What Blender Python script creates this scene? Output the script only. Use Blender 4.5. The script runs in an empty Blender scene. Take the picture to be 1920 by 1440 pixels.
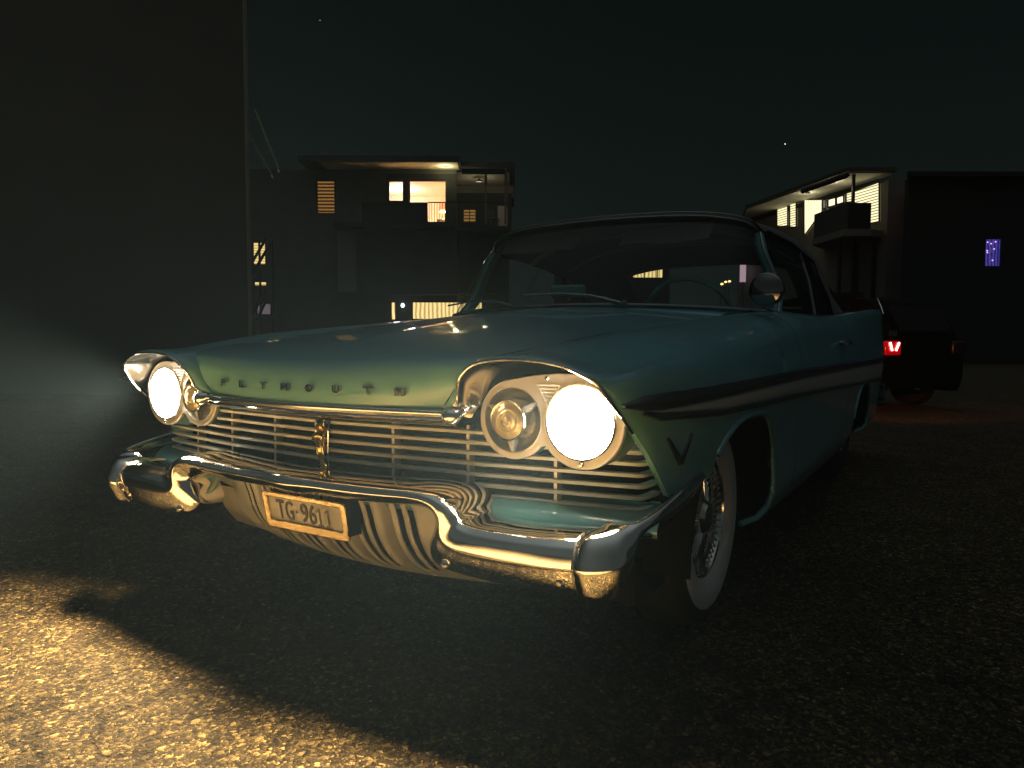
import bpy, bmesh, math, random
from mathutils import Vector, Matrix
random.seed(7)
rad = math.radians
scn = bpy.context.scene
COL = scn.collection
PI = math.pi

# ---------------------------------------------------------------- materials
def mat(name, col, rough=0.5, metal=0.0, coat=0.0, var=0.0, vscale=30.0, bump=0.0, bscale=200.0, emit=None, estr=0.0, spec=0.5, rvar=0.0):
    m = bpy.data.materials.new(name)
    m.use_nodes = True
    nt = m.node_tree
    b = nt.nodes['Principled BSDF']
    b.inputs['Base Color'].default_value = (*col, 1)
    b.inputs['Roughness'].default_value = rough
    b.inputs['Metallic'].default_value = metal
    b.inputs['Specular IOR Level'].default_value = spec
    b.inputs['Coat Weight'].default_value = coat
    b.inputs['Coat Roughness'].default_value = 0.04
    tc = nt.nodes.new('ShaderNodeTexCoord')
    if var or rvar:
        n = nt.nodes.new('ShaderNodeTexNoise')
        n.inputs['Scale'].default_value = vscale
        n.inputs['Detail'].default_value = 5
        nt.links.new(tc.outputs['Object'], n.inputs['Vector'])
        if var:
            r = nt.nodes.new('ShaderNodeMapRange')
            r.inputs[1].default_value = .3; r.inputs[2].default_value = .7
            r.inputs[3].default_value = 1 - var; r.inputs[4].default_value = 1 + var
            nt.links.new(n.outputs['Fac'], r.inputs[0])
            mx = nt.nodes.new('ShaderNodeVectorMath'); mx.operation = 'SCALE'
            mx.inputs[0].default_value = col
            nt.links.new(r.outputs[0], mx.inputs['Scale'])
            nt.links.new(mx.outputs[0], b.inputs['Base Color'])
        if rvar:
            r2 = nt.nodes.new('ShaderNodeMapRange')
            r2.inputs[1].default_value = .35; r2.inputs[2].default_value = .75
            r2.inputs[3].default_value = rough; r2.inputs[4].default_value = rough + rvar
            nt.links.new(n.outputs['Fac'], r2.inputs[0])
            nt.links.new(r2.outputs[0], b.inputs['Roughness'])
    if bump:
        n2 = nt.nodes.new('ShaderNodeTexNoise')
        n2.inputs['Scale'].default_value = bscale
        n2.inputs['Detail'].default_value = 4
        nt.links.new(tc.outputs['Object'], n2.inputs['Vector'])
        bp = nt.nodes.new('ShaderNodeBump')
        bp.inputs['Strength'].default_value = bump
        bp.inputs['Distance'].default_value = .004
        nt.links.new(n2.outputs['Fac'], bp.inputs['Height'])
        nt.links.new(bp.outputs[0], b.inputs['Normal'])
    if emit:
        b.inputs['Emission Color'].default_value = (*emit, 1)
        b.inputs['Emission Strength'].default_value = estr
    return m

def glass_mat(name, tint=(1, 1, 1), refl=1.0):
    m = bpy.data.materials.new(name); m.use_nodes = True
    nt = m.node_tree; nt.nodes.clear()
    o = nt.nodes.new('ShaderNodeOutputMaterial'); mx = nt.nodes.new('ShaderNodeMixShader')
    t = nt.nodes.new('ShaderNodeBsdfTransparent'); g = nt.nodes.new('ShaderNodeBsdfGlossy')
    lw = nt.nodes.new('ShaderNodeLayerWeight'); lw.inputs['Blend'].default_value = .5
    pw = nt.nodes.new('ShaderNodeMath'); pw.operation = 'POWER'; pw.inputs[1].default_value = 4.5
    f = nt.nodes.new('ShaderNodeMath'); f.operation = 'MULTIPLY_ADD'; f.inputs[1].default_value = .9; f.inputs[2].default_value = .045
    nt.links.new(lw.outputs['Facing'], pw.inputs[0]); nt.links.new(pw.outputs[0], f.inputs[0])
    t.inputs['Color'].default_value = (*tint, 1); g.inputs['Roughness'].default_value = .01
    g.inputs['Color'].default_value = (refl, refl, refl, 1)
    nt.links.new(f.outputs[0], mx.inputs[0]); nt.links.new(t.outputs[0], mx.inputs[1])
    nt.links.new(g.outputs[0], mx.inputs[2]); nt.links.new(mx.outputs[0], o.inputs['Surface'])
    return m

def stripe_mat(name, col_a, col_b, strength, axis='Z', scale=12.0, distort=0.0, profile='SIN', sharp=(.3, .7)):
    """lit blind or curtain: bands of two emission colours along one object axis"""
    m = bpy.data.materials.new(name); m.use_nodes = True
    nt = m.node_tree; b = nt.nodes['Principled BSDF']
    tc = nt.nodes.new('ShaderNodeTexCoord')
    w = nt.nodes.new('ShaderNodeTexWave'); w.wave_type = 'BANDS'
    w.bands_direction = axis; w.inputs['Scale'].default_value = scale
    w.inputs['Distortion'].default_value = distort; w.inputs['Detail'].default_value = 2
    r = nt.nodes.new('ShaderNodeValToRGB')
    r.color_ramp.elements[0].position = sharp[0]; r.color_ramp.elements[1].position = sharp[1]
    r.color_ramp.elements[0].color = (*col_a, 1); r.color_ramp.elements[1].color = (*col_b, 1)
    nt.links.new(tc.outputs['Object'], w.inputs['Vector'])
    nt.links.new(w.outputs['Fac'], r.inputs[0])
    nt.links.new(r.outputs[0], b.inputs['Emission Color'])
    b.inputs['Emission Strength'].default_value = strength
    b.inputs['Base Color'].default_value = (.3, .27, .2, 1)
    b.inputs['Roughness'].default_value = .9
    return m

PAINT = mat('seafoam_paint', (.14, .365, .40), .40, 0, .8, var=.03, vscale=3, rvar=.08)
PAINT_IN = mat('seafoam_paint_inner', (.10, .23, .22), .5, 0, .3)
CHROME = mat('chrome', (.78, .76, .72), .035, 1.0, rvar=.05, vscale=14)
BARM = mat('bright_bar', (.86, .84, .80), .42, .25, rvar=.08, vscale=30)
SHELL = mat('dark_chrome', (.22, .22, .22), .06, 1.0, rvar=.05, vscale=14)
TRIMC = mat('dull_trim', (.30, .31, .31), .22, 1.0)
CHROME_D = mat('weathered_chrome', (.62, .61, .59), .10, 1.0, rvar=.12, vscale=40)
GOLD = mat('gold_trim', (.72, .48, .14), .14, 1.0)
SILVER = mat('argent_paint', (.62, .60, .56), .36, .5, var=.05, vscale=60)
SILVER_P = mat('argent_panel', (.48, .50, .52), .48, .3, var=.06, vscale=25)
BLACK = mat('black_undercoat', (.006, .006, .006), .9, spec=.0)
RUBBER = mat('tyre_rubber', (.018, .018, .018), .75, var=.2, vscale=50, spec=.2)
WHITEW = mat('whitewall', (.62, .62, .60), .6, var=.05, vscale=20)
TRIMW = mat('white_insert', (.60, .60, .58), .4, 0, .5)
TRIMD = mat('dark_bright_trim', (.16, .17, .17), .22, .9)
TOPF = mat('grey_top_fabric', (.115, .115, .115), .9, var=.12, vscale=200, bump=.3, bscale=600)
LINER = mat('headliner', (.055, .052, .05), .9)
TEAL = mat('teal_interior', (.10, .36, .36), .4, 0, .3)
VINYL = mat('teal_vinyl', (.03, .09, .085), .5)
GLASS = glass_mat('clear_glass', (.90, .95, .93), .35)
PLATE = mat('plate_white', (.62, .62, .60), .45, bump=.06, bscale=900)
INK = mat('plate_black', (.012, .012, .012), .5)
LENS = mat('headlight_lens', (.9, .9, .85), .1, emit=(1, .86, .62), estr=50)
BULB = mat('parking_lens', (.85, .74, .44), .14, .3, bump=.5, bscale=60)
REFLB = mat('lamp_bowl', (.42, .40, .36), .30, .6, bump=.35, bscale=220)
REDL = mat('tail_lens', (.4, .01, .01), .2, emit=(1, .02, .01), estr=2.5)
REDC = mat('tail_filament', (.8, .3, .3), .2, emit=(1, .25, .2), estr=12)
DARKCAR = mat('black_car_paint', (.0015, .0018, .002), .6, 0, .0, spec=.05)
PALECAR = mat('grey_car_paint', (.16, .17, .17), .3, 0, .6)
CAMGLASS = mat('dark_car_glass', (.002, .003, .003), .3, spec=.15)

# ---------------------------------------------------------------- geometry helpers
def cr1(pts, n):
    """Catmull-Rom resample of a list of equal-length tuples, n steps a span"""
    P = [Vector(p) for p in pts]
    out = []
    for i in range(len(P) - 1):
        p0 = P[i - 1] if i else P[0] * 2 - P[1]
        p3 = P[i + 2] if i + 2 < len(P) else P[-1] * 2 - P[-2]
        p1, p2 = P[i], P[i + 1]
        for k in range(n):
            t = k / n
            out.append(.5 * ((2 * p1) + (p2 - p0) * t + (2 * p0 - 5 * p1 + 4 * p2 - p3) * t * t + (3 * p1 - p0 - 3 * p2 + p3) * t ** 3))
    out.append(P[-1].copy())
    return out

def dense(rows, nu, nv):
    """rows of control points -> smooth dense grid"""
    a = [cr1(r, nu) for r in rows]
    cols = [cr1([r[i] for r in a], nv) for i in range(len(a[0]))]
    return [[cols[i][j] for i in range(len(cols))] for j in range(len(cols[0]))]

def mirror(rows):
    return [[Vector((-p[0], p[1], p[2])) for p in r] for r in rows]

def tab(table, y):
    """smooth table lookup: [(y, v0, v1 ...)] -> list at y"""
    if y <= table[0][0]: return list(table[0][1:])
    if y >= table[-1][0]: return list(table[-1][1:])
    for i in range(len(table) - 1):
        if table[i][0] <= y <= table[i + 1][0]:
            a, b = table[i], table[i + 1]
            t = (y - a[0]) / (b[0] - a[0])
            p0 = table[i - 1] if i else a
            p3 = table[i + 2] if i + 2 < len(table) else b
            out = []
            for k in range(1, len(a)):
                m1 = (b[k] - p0[k]) / (b[0] - p0[0]) * (b[0] - a[0])
                m2 = (p3[k] - a[k]) / (p3[0] - a[0]) * (b[0] - a[0])
                h = (2 * t ** 3 - 3 * t * t + 1) * a[k] + (t ** 3 - 2 * t * t + t) * m1 + (-2 * t ** 3 + 3 * t * t) * b[k] + (t ** 3 - t * t) * m2
                out.append(h)
            return out

class MB:
    def __init__(s): s.v = []; s.f = []; s.mi = []
    def add(s, vs, fs, mi=0):
        o = len(s.v)
        s.v += [tuple(v) for v in vs]
        s.f += [[i + o for i in f] for f in fs]
        s.mi += [mi] * len(fs)
        return s
    def grid(s, rows, mi=0, closed_u=False, skip=None):
        n = len(rows[0]); fs = []
        for j in range(len(rows) - 1):
            for i in range(n if closed_u else n - 1):
                if skip and skip(i, j): continue
                k = (i + 1) % n
                fs.append([j * n + i, j * n + k, (j + 1) * n + k, (j + 1) * n + i])
        return s.add([p for r in rows for p in r], fs, mi)
    def box(s, x0, x1, y0, y1, z0, z1, mi=0, M=None):
        vs = [Vector((x, y, z)) for z in (z0, z1) for y in (y0, y1) for x in (x0, x1)]
        if M: vs = [M @ v for v in vs]
        return s.add(vs, [[0, 2, 3, 1], [4, 5, 7, 6], [0, 1, 5, 4], [2, 6, 7, 3], [0, 4, 6, 2], [1, 3, 7, 5]], mi)
    def tube(s, pts, r, n=8, mi=0, flat=1.0):
        P = [Vector(p) for p in pts]; rows = []
        up = Vector((0, 0, 1))
        for i, p in enumerate(P):
            t = (P[min(i + 1, len(P) - 1)] - P[max(i - 1, 0)]).normalized()
            a = t.cross(up)
            if a.length < 1e-3: a = t.cross(Vector((0, 1, 0)))
            a.normalize(); b = a.cross(t)
            rr = r[i] if isinstance(r, (list, tuple)) else r
            rows.append([p + a * (math.cos(2 * PI * k / n) * rr) + b * (math.sin(2 * PI * k / n) * rr * flat) for k in range(n)])
        s.grid(rows, mi, True)
        o = len(s.v)
        s.add(rows[0], [list(range(n))], mi); s.add(rows[-1], [list(range(n))], mi)
        return s
    def lathe(s, prof, c, axis='y', n=48, mi=0, a0=0, a1=2 * PI):
        """prof: (radius, offset along axis) list; axis vector direction + """
        rows = []
        if isinstance(axis, str): axis = {'y': (0, 1, 0), 'x': (1, 0, 0), 'z': (0, 0, 1)}[axis]
        ax = Vector(axis).normalized()
        u = ax.cross(Vector((0, 0, 1)))
        if u.length < 1e-3: u = Vector((1, 0, 0))
        u.normalize(); w = u.cross(ax)
        c = Vector(c)
        for r, h in prof:
            rows.append([c + ax * h + u * (math.cos(2 * PI * k / n) * r) + w * (math.sin(2 * PI * k / n) * r) for k in range(n)])
        return s.grid(rows, mi, True)
    def build(s, name, m, parent=None, smooth=True, angle=35):
        me = bpy.data.meshes.new(name)
        me.from_pydata(s.v, [], s.f)
        bm = bmesh.new(); bm.from_mesh(me)
        for f, mi in zip(bm.faces, s.mi): f.material_index = mi
        bmesh.ops.remove_doubles(bm, verts=bm.verts, dist=1e-5)
        bmesh.ops.recalc_face_normals(bm, faces=bm.faces)
        bm.to_mesh(me); bm.free()
        for mm in (m if isinstance(m, (list, tuple)) else [m]): me.materials.append(mm)
        if smooth:
            me.shade_smooth(); me.set_sharp_from_angle(angle=rad(angle))
        o = bpy.data.objects.new(name, me); COL.objects.link(o)
        if parent: o.parent = parent
        return o

def bevel(o, w, seg=2):
    md = o.modifiers.new('bevel', 'BEVEL'); md.width = w; md.segments = seg; md.limit_method = 'ANGLE'; md.angle_limit = rad(40)
    return o

def empty(name, loc=(0, 0, 0), rz=0.0, label=None, cat=None, group=None):
    o = bpy.data.objects.new(name, None); COL.objects.link(o)
    o.empty_display_size = .2
    o.location = loc; o.rotation_euler = (0, 0, rz)
    if label: o['label'] = label
    if cat: o['category'] = cat
    if group: o['group'] = group
    return o

def tag(o, label, cat, group=None):
    o['label'] = label; o['category'] = cat
    if group: o['group'] = group
    return o

def curve_shape(splines, extrude, bev=0.0, res=2):
    """filled 2-D outline with holes in the XY plane -> mesh data (thickness 2*extrude along z)"""
    cu = bpy.data.curves.new('outline', 'CURVE'); cu.dimensions = '2D'; cu.fill_mode = 'BOTH'
    cu.extrude = extrude; cu.bevel_depth = bev; cu.bevel_resolution = res
    for pts in splines:
        sp = cu.splines.new('POLY'); sp.points.add(len(pts) - 1)
        for p, q in zip(sp.points, pts): p.co = (q[0], q[1], 0, 1)
        sp.use_cyclic_u = True
    o = bpy.data.objects.new('outline', cu); COL.objects.link(o)
    bpy.context.view_layer.update()
    me = bpy.data.meshes.new_from_object(o.evaluated_get(bpy.context.evaluated_depsgraph_get()))
    bpy.data.objects.remove(o); bpy.data.curves.remove(cu)
    return me

def text_verts(s, extrude=.1, offset=0.0):
    cu = bpy.data.curves.new('txt', 'FONT'); cu.body = s; cu.size = 1; cu.extrude = extrude; cu.offset = offset
    o = bpy.data.objects.new('txt', cu); COL.objects.link(o)
    bpy.context.view_layer.update()
    me = bpy.data.meshes.new_from_object(o.evaluated_get(bpy.context.evaluated_depsgraph_get()))
    vs = [v.co.copy() for v in me.vertices]; fs = [list(p.vertices) for p in me.polygons]
    bpy.data.objects.remove(o); bpy.data.curves.remove(cu); bpy.data.meshes.remove(me)
    x0 = min(v.x for v in vs); x1 = max(v.x for v in vs); y0 = min(v.y for v in vs); y1 = max(v.y for v in vs)
    return vs, fs, (x0, x1, y0, y1)

def link_mesh(name, me, m, parent=None, smooth=True, angle=35):
    me.materials.clear(); me.materials.append(m)
    if smooth: me.shade_smooth(); me.set_sharp_from_angle(angle=rad(angle))
    o = bpy.data.objects.new(name, me); COL.objects.link(o)
    if parent: o.parent = parent
    return o

# ---------------------------------------------------------------- camera (car frame: x to the car's left, y rearwards, z up)
F, YAW, PITCH, ROLL = 1350.0, rad(32.05), rad(-3.47), rad(.19)
CP = Vector((1.5027, -1.481, .9119))
fw = Vector((-math.sin(YAW) * math.cos(PITCH), math.cos(YAW) * math.cos(PITCH), math.sin(PITCH)))
r0 = Vector((math.cos(YAW), math.sin(YAW), 0)); u0 = r0.cross(fw)
rt = r0 * math.cos(ROLL) + u0 * math.sin(ROLL); up = -r0 * math.sin(ROLL) + u0 * math.cos(ROLL)
cam = bpy.data.cameras.new('camera'); cam.sensor_width = 36; cam.lens = F / 1920 * 36
cam.clip_start = .05; cam.clip_end = 2000
co = bpy.data.objects.new('camera', cam); COL.objects.link(co)
co.matrix_world = Matrix(((rt.x, up.x, -fw.x, CP.x), (rt.y, up.y, -fw.y, CP.y), (rt.z, up.z, -fw.z, CP.z), (0, 0, 0, 1)))
scn.camera = co
FH = Vector((-math.sin(YAW), math.cos(YAW), 0))

def L(px, py, D):
    """where the things seen at a photo point stand: local (across, away, up) at distance D"""
    d = rt * ((px - 960) / F) - up * ((py - 720) / F) + fw
    k = D / d.dot(FH)
    return Vector((d.dot(r0) * k, D, CP.z + d.z * k))

def place(px, D):
    """ground point in the world below a photo column at distance D"""
    p = L(px, 640, D)
    return Vector((CP.x, CP.y, 0)) + r0 * p.x + FH * D

# ================================================================= THE CAR
car = empty('convertible_car', (0, 0, 0), 0, 'seafoam green 1950s convertible with chrome bumper and both headlights on', 'car')
SIDES = (1, -1)

# ---- flank sections
CROWN = [  # y, seam x z, crown x z, shoulder x z
    (-.20, .56, .865, .70, .872, .83, .845),
    (.00, .585, .885, .72, .888, .865, .850),
    (.30, .615, .918, .735, .930, .890, .892),
    (.70, .640, .957, .750, .965, .905, .922),
    (1.10, .655, .990, .770, .997, .912, .945),
    (1.55, .690, 1.020, .815, 1.028, .918, .968),
    (1.75, .790, 1.030, .845, 1.036, .922, .978),
    (2.60, .800, 1.035, .868, 1.045, .928, .985),
    (3.20, .805, 1.045, .885, 1.070, .935, .985),
    (3.80, .800, 1.055, .905, 1.110, .945, .985),
    (4.40, .790, 1.055, .915, 1.145, .950, .980),
    (5.00, .780, 1.045, .920, 1.170, .948, .970)]
SIDE = [  # y, x at z .86 .79 .70 .62 .50 .36 .27
    (-.20, .88, .895, .915, .93, .93, .91, .88),
    (.05, .925, .945, .945, .94, .935, .92, .89),
    (.30, .945, .963, .962, .955, .945, .93, .90),
    (.70, .955, .970, .968, .962, .95, .935, .90),
    (1.20, .957, .972, .968, .960, .95, .94, .90),
    (3.0, .962, .974, .970, .964, .955, .94, .90),
    (5.0, .962, .968, .962, .955, .94, .92, .88)]
SZ = (.86, .79, .70, .62, .50, .36, .27)
def arch(y):
    if y < .31: return .553
    z = .27
    for c, hw, top in ((.745, .43, .345), (3.79, .44, .30)):
        d = abs(y - c) / hw
        if d < 1:
            z = max(z, .345 + top * (1 - d ** 2.5) ** .4)
    if y < .745: z = max(z, .553)
    return z
def section(y, top=True):
    sx, sz, cx, cz, hx, hz = tab(CROWN, y)
    s = tab(SIDE, y)
    pts = [(sx, sz), (cx, cz), (hx, hz)] + list(zip(s, SZ))
    P = cr1([(a, b, 0) for a, b in pts], 8)
    zb = arch(y); out = [P[0]]
    for a, b in zip(P[:-1], P[1:]):
        if b.y < zb and len(out) > 3:
            t = (a.y - zb) / max(a.y - b.y, 1e-6)
            out.append(a + (b - a) * max(0, min(1, t))); break
        out.append(b)
    return out
def resample(poly, fr):
    d = [0]
    for a, b in zip(poly[:-1], poly[1:]): d.append(d[-1] + (b - a).length)
    res = []
    for f in fr:
        t = f * d[-1]
        for i in range(len(d) - 1):
            if d[i + 1] >= t - 1e-9:
                k = (t - d[i]) / max(d[i + 1] - d[i], 1e-9)
                res.append(poly[i] + (poly[i + 1] - poly[i]) * k); break
        else: res.append(poly[-1])
    return res
def side_x(y, z):
    P = section(y)
    best = min(range(len(P)), key=lambda i: abs(P[i].y - z) + (10 if i < 8 else 0))
    for i in range(8, len(P) - 1):
        a, b = P[i], P[i + 1]
        if min(a.y, b.y) - 1e-9 <= z <= max(a.y, b.y) + 1e-9 and abs(a.y - b.y) > 1e-9:
            return a.x + (b.x - a.x) * (z - a.y) / (b.y - a.y)
    return P[best].x

# ---- front edge of the fender (brow), inner bottom -> over the lamps -> raked down to the corner
EDGE = [(.455, -.105, .742), (.497, -.120, .765), (.507, -.128, .788), (.522, -.142, .823), (.570, -.155, .858),
        (.648, -.158, .871), (.735, -.156, .869), (.795, -.150, .859), (.836, -.144, .843), (.866, -.133, .822),
        (.893, -.088, .765), (.905, -.033, .715), (.920, .025, .655), (.930, .062, .605), (.940, .100, .553)]
SEAM = [(.438, -.101, .744), (.462, -.106, .768), (.479, -.108, .792), (.503, -.106, .832), (.553, -.080, .868)]
ED = cr1(EDGE, 4)
i4 = 16                                      # index of EDGE[4] in ED
main = ED[i4:]
dl = [0]
for a, b in zip(main[:-1], main[1:]): dl.append(dl[-1] + (b - a).length)
FR = [d / dl[-1] for d in dl]
def fender_rows():
    rows = [main]
    def row_at(fn):
        out = []
        cache = {}
        for i, f in enumerate(FR):
            y = fn(main[i].y, i)
            p = resample(section(y), [f])[0]
            out.append(Vector((p.x, y, p.y)))
        return out
    r1 = []
    tgt = row_at(lambda y, i: y * .8 + .05)
    for i, p in enumerate(main):
        q = tgt[i]; k = .35
        r1.append(Vector((p.x + (q.x - p.x) * k, p.y + .018, p.z + (q.z - p.z) * k + .004)))
    rows.append(r1)
    rows.append([Vector((p.x + (q.x - p.x) * .85, q.y, p.z + (q.z - p.z) * .85)) for p, q in zip(main, row_at(lambda y, i: y * .72 + .085))])
    rows.append(row_at(lambda y, i: y * .45 + .16))
    return rows
YF = [.28, .305, .312, .33, .36, .41, .48, .56, .65, .74, .83, .92, 1.0, 1.06, 1.11, 1.145, 1.165, 1.173, 1.18, 1.25, 1.36, 1.46, 1.545]
fr_rows = fender_rows()
fr_rows[1][0] = Vector((.560, -.13, .866)); fr_rows[2][0] = Vector((.556, -.085, .868))
front = dense(fr_rows, 1, 5)
for y in YF:
    front.append([Vector((p.x, y, p.y)) for p in resample(section(y), FR)])
inner = []
for k in range(5):
    t = k / 4
    row = []
    for i in range(i4 + 1):
        e = ED[i]; s = cr1(SEAM, 4)[i]
        bulge = math.sin(PI * t) * .006
        row.append(e + (s - e) * t + Vector((0, -bulge, bulge)))
    inner.append(row)
for sgn in SIDES:
    m = MB()
    g1 = front if sgn > 0 else mirror(front); g2 = inner if sgn > 0 else mirror(inner)
    m.grid(g1); m.grid(g2)
    # inward flange along the raked lower edge, under the lamps
    fl = ED[44:]
    rows = [fl, [p + Vector((-.016, .006, 0)) for p in fl], [p + Vector((-.05, .09, 0)) for p in fl]]
    m.grid(rows if sgn > 0 else mirror(rows))
    fe = m.build('fender', PAINT, car, angle=50)

# ---- wheel arch lips and wells
for c, hw, top, y0 in ((.745, .43, .345, .42), (3.79, .44, .30, 3.36)):
    for sgn in SIDES:
        pts = []
        n = 40
        for i in range(n + 1):
            y = y0 + (c + hw * .9995 - y0) * (1 - math.cos(PI * i / n)) / 2
            z = arch(y); pts.append((sgn * (side_x(y, z + .012) - .004), y, z))
        pts.append((sgn * .925, c + hw - .01, .32)); pts.append((sgn * .90, c + hw - .05, .285)); pts.append((sgn * .86, c + hw - .12, .272))
        m = MB(); m.tube(pts, .011, 8); m.build('arch_lip', PAINT, car)
        m = MB(); rows = []
        for k in range(25):
            a = PI * k / 24
            rows.append([(sgn * x, c - math.cos(a) * (hw + .015), .3 + math.sin(a) * (top + .07)) for x in (.93, .5)])
        m.grid(rows)
        m.add([rows[k][1] for k in range(25)], [list(range(25))])
        m.build('wheel_well', BLACK, car)

# ---- door, rear quarter
def flank(y0, y1, n):
    return [[Vector((p.x, y, p.y)) for p in resample(section(y), [i / 40 for i in range(41)])] for y in [y0 + (y1 - y0) * k / n for k in range(n + 1)]]
for sgn in SIDES:
    g = flank(1.551, 2.955, 24)
    d = MB().grid(g if sgn > 0 else mirror(g)).build('door', PAINT, car)
    hx = side_x(2.75, .90)
    m = MB(); m.tube([(sgn * (hx + .03), 2.62, .905), (sgn * (hx + .034), 2.70, .905), (sgn * (hx + .03), 2.78, .905)], .012, 8)
    m.tube([(sgn * hx, 2.64, .905), (sgn * (hx + .03), 2.64, .905)], .01, 8); m.tube([(sgn * hx, 2.77, .905), (sgn * (hx + .03), 2.77, .905)], .01, 8)
    m.build('door_handle', TRIMC, d)
    ys = [2.961 + .06 * k for k in range(6)] + [3.30, 3.34, 3.352, 3.37, 3.40, 3.46, 3.54, 3.64, 3.76, 3.88, 3.98, 4.06, 4.13, 4.18, 4.215, 4.228, 4.24, 4.3, 4.5, 4.7, 4.9, 5.0]
    g = [[Vector((p.x, y, p.y)) for p in resample(section(y), [i / 40 for i in range(41)])] for y in ys]
    g.append([Vector((p.x - .02, 5.03, p.z)) for p in g[-1]])
    MB().grid(g if sgn > 0 else mirror(g)).build('rear_quarter', PAINT, car)
# deck, tail panel
rows = []
for y in (3.70, 3.9, 4.2, 4.5, 4.8, 5.0):
    sx, sz = tab(CROWN, y)[:2]
    rows.append([Vector((sx * u, y, sz + (1 - u * u) * (.03 if y < 4.9 else .01))) for u in [k / 8 - 1 for k in range(17)]])
rows.append([Vector((p.x, 5.05, .95)) for p in rows[-1]]); rows.append([Vector((p.x * 1.1, 5.06, .70)) for p in rows[-1]]); rows.append([Vector((p.x, 5.02, .40)) for p in rows[-1]])
MB().grid(rows).build('trunk_lid', PAINT, car)
m = MB()
sec = [(5.02, .58), (5.10, .57), (5.14, .53), (5.14, .46), (5.10, .42), (5.02, .41)]
m.grid([[Vector((x, y - .10 * abs(x / .98) ** 3, z)) for y, z in sec] for x in [-.98 + 1.96 * k / 30 for k in range(31)]])
m.build('rear_bumper', CHROME, car)
for sgn in SIDES:
    m = MB(); m.lathe([(.0, .05), (.03, .045), (.05, .02), (.055, 0)], (sgn * .86, 5.045, .80), n=24)
    m.build('tail_lamp', REDL, car)

# ---- hood
PROF = [(-.158, .742), (-.156, .785), (-.140, .828), (-.092, .862), (-.01, .890), (.15, .920), (.40, .957), (.70, .993), (1.00, 1.027), (1.27, 1.052)]
HS = [(.437, -.102, .744), (.478, -.109, .792), (.502, -.107, .832), (.552, -.081, .8675), (.583, -.004, .884), (.602, .145, .902), (.621, .395, .929), (.637, .70, .956), (.651, 1.0, .982), (.682, 1.45, 1.012)]
rows = []
for (yc, zc), (sx, sy, sz) in zip(PROF, HS):
    row = []
    for k in range(-8, 9):
        u = k / 8; a = abs(u)
        z = zc + (sz - zc) * a ** 2
        y = yc + (sy - yc) * a ** 1.7
        row.append((sx * u, y, z + (.004 * max(0, 1 - a * 6) if yc > .1 else 0)))
    rows.append(row)
g = dense(rows, 2, 6)
hood = MB().grid(g).build('hood', PAINT, car, angle=60)
# lettering across the nose
m = MB()
def hood_pt(x, z):
    best = None
    for r in g[:16]:
        for p in r:
            d = (p.x - x) ** 2 + (p.z - z) ** 2
            if best is None or d < best[0]: best = (d, p)
    return best[1]
for ch, x in zip('PLYMOUTH', (-.336, -.242, -.141, -.047, .047, .141, .242, .336)):
    vs, fs, (x0, x1, y0, y1) = text_verts(ch, .1, .012)
    p = hood_pt(x, .785)
    ang = math.atan2(.034 * 1.7 * math.copysign(abs(x / .47) ** .7, x), .47) * 1.2
    w, h, t = (.026 if ch != 'M' else .030), .020, .012
    out = []
    for v in vs:
        lx = ((v.x - x0) / (x1 - x0) - .5) * w; lz = ((v.y - y0) / (y1 - y0) - .5) * h; ly = -v.z / .1 * t / 2 - .004
        out.append(Vector((x + lx * math.cos(ang) - ly * math.sin(ang) * 0, p.y + lx * math.sin(ang) + ly, .785 + lz)))
    MB().add(out, fs).build('letter', CHROME_D, hood, smooth=False)
# chrome strip along the front lip
rows = []
for k in range(41):
    u = k / 20 - 1; a = abs(u)
    x = .466 * u; yb = -.156 + .050 * a ** 1.7
    rows.append([(x, yb + .012, .7435), (x, yb - .006, .744), (x, yb - .013, .738), (x, yb - .011, .730), (x, yb - .002, .718), (x, yb + .012, .708), (x, yb + .03, .703)])
MB().grid(dense(rows, 3, 1)).build('hood_lip', CHROME, car, angle=60)
# rolled chrome ends at the foot of each brow
for sgn in SIDES:
    m = MB(); pts = [(.452, -.120, .745), (.474, -.128, .737), (.494, -.128, .741), (.510, -.118, .752)]
    pts = cr1(pts, 5)
    m.tube([(sgn * p.x, p.y + .012, p.z - .006) for p in pts], [.010 + .012 * math.sin(PI * min(1, i / 12)) for i in range(len(pts))], 12)
    m.build('brow_end', CHROME, car)
# centre crest of the hood and seam beads
# ---- brow chrome lining and lip bead
FIN = [(.487, -.050, .722), (.500, -.040, .748), (.512, -.032, .772), (.532, -.022, .800), (.575, -.012, .826), (.65, -.008, .838), (.735, -.006, .841),
       (.795, -.006, .836), (.838, -.004, .822), (.868, .0, .800), (.889, .012, .760), (.900, .030, .715)]
FI = cr1(FIN, 4); EI = ED[:len(FI)]
rows = []
for k in range(7):
    t = k / 6
    row = []
    for e, f in zip(EI, FI):
        p = e + (f - e) * t
        c = Vector((.69, 0, .74)); o = (p - c); o.y = 0; o.normalize()
        row.append(p + o * (.016 * math.sin(PI * t) ** .8) - o * .003)
    rows.append(row)
for sgn in SIDES:
    MB().grid(rows if sgn > 0 else mirror(rows)).build('brow_lining', CHROME_D, car, angle=60)
    m = MB(); m.tube([(sgn * p.x, p.y - .002, p.z - .002) for p in EI[3:]], .0035, 8); m.build('brow_bead', CHROME, car)

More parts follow.
